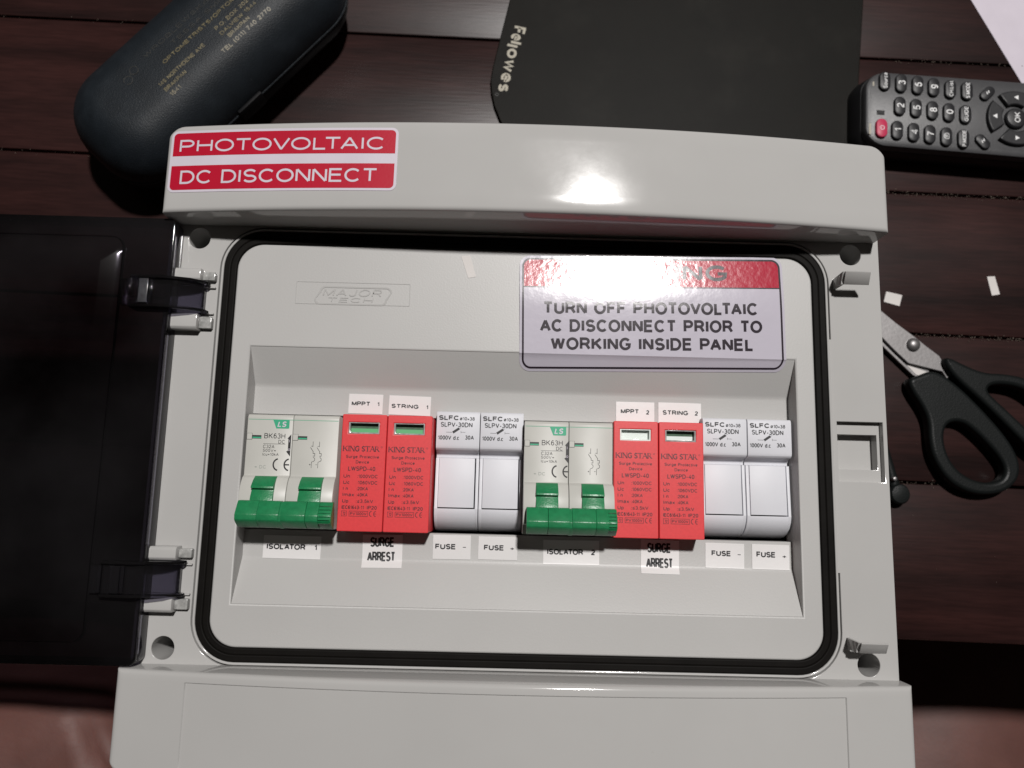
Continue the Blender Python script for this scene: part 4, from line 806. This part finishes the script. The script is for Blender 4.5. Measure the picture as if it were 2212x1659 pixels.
text(bm, "OPTOMETRISTS/OPTOMETRISTES", -24, 44, -2.2, -2.2+k, .1, .035); text(bm, "149 NORTHDENE AVE", -33.6, -3.2, -9.3, -9.3+k, .1, .035); text(bm, "BRAKPAN", -33.3, -19.4, -13.0, -13+k, .1, .035); text(bm, "1541", -33.0, -26.5, -16.4, -16.4+k, .1, .035)
text(bm, "P.O. BOX 2024", 6, 30, -7.6, -7.6+k, .1, .035); text(bm, "DALVIEW 1544", 6, 30, -11.2, -11.2+k, .1, .035); text(bm, "BRAKPAN", 8, 22, -14.6, -14.6+k, .1, .035); text(bm, "TEL (011) 740 2770", 0, 33, -18.0, -18+k, .1, .035)
conform(bm, zcase, (), [-18+i*1.5 for i in range(12)]); link('gold_print', bm, M['gold'], up)
bm = bmesh.new(); text(bm, "WROBLEWSKA, M.H.", -28, 30, 7.0, 9.3, .1); text(bm, "TESSA SMITH", -14, 26, 2.2, 4.4, .1)
stroke(bm, arcpts(-36.5, 6.5, 2.2, 0, 350, 18), .35, .1); stroke(bm, arcpts(-42, 4.5, 2.2, -150, 170, 18), .35, .1); stroke(bm, [(-38.6, 6.0), (-39.6, 5.6)], .35, .12)
conform(bm, zcase, (), [1+i*1.5 for i in range(7)]); link('worn_print', bm, M['golddim'], up)

# ------------------------------------------------------------------ the seated person: bare thighs under the edge of the table
bm = bmesh.new(); sk = bm.verts.layers.skin.verify()
J = [((20, -520, -350), 140, None), ((-120, -430, -345), 105, 0), ((150, -430, -345), 105, 0),
     ((-175, -320, -205), 118, 1), ((-240, -165, -64), 116, 3), ((-300, -120, -300), 80, 4), ((-320, -60, -440), 64, 5), ((-320, -20, -620), 44, 6), ((-318, -10, -740), 33, 7), ((-320, -110, -775), 26, 8),
     ((290, -300, -370), 122, 2), ((385, -90, -385), 118, 10), ((400, 70, -390), 84, 11), ((360, 70, -480), 55, 12), ((352, 90, -620), 42, 13), ((350, 95, -740), 33, 14), ((352, -10, -775), 26, 15)]
vs = [bm.verts.new(Vector(j[0])*S) for j in J]
for v, j in zip(vs, J): v[sk].radius = (j[1]*S, j[1]*S)
vs[0][sk].use_root = True
for v, j in zip(vs, J):
    if j[2] is not None: bm.edges.new((v, vs[j[2]]))
me = bpy.data.meshes.new("person"); bm.to_mesh(me); bm.free(); ob = bpy.data.objects.new("t", me); C.objects.link(ob)
ob.modifiers.new("s", 'SKIN'); sd = ob.modifiers.new("d", 'SUBSURF'); sd.levels = 4
dg = bpy.context.evaluated_depsgraph_get(); dg.update(); me2 = bpy.data.meshes.new_from_object(ob.evaluated_get(dg)); bpy.data.objects.remove(ob)
A, B = Vector((-206, -100)), Vector((-174, -134))         # fold of skin on the left thigh
for v in me2.vertices:
    p = Vector((v.co.x, v.co.y))/S
    if v.co.z/S > -130 and v.co.x < 0:
        ab = B-A; t = max(-.15, min(2.2, (p-A).dot(ab)/ab.length_squared)); d = (p-(A+ab*t)).length
        side = (p-A).x*ab.y-(p-A).y*ab.x
        v.co.z -= S*20*math.exp(-(d/7)**2)*min(1, max(0, t+.15)*2)
me2.name = 'person'; me2.materials.clear(); me2.materials.append(M['skin']); me2.polygons.foreach_set("use_smooth", [True]*len(me2.polygons))
o = bpy.data.objects.new('person', me2); C.objects.link(o)
tag(o, 'person sitting at the table, only bare thighs showing below the enclosure', 'person')
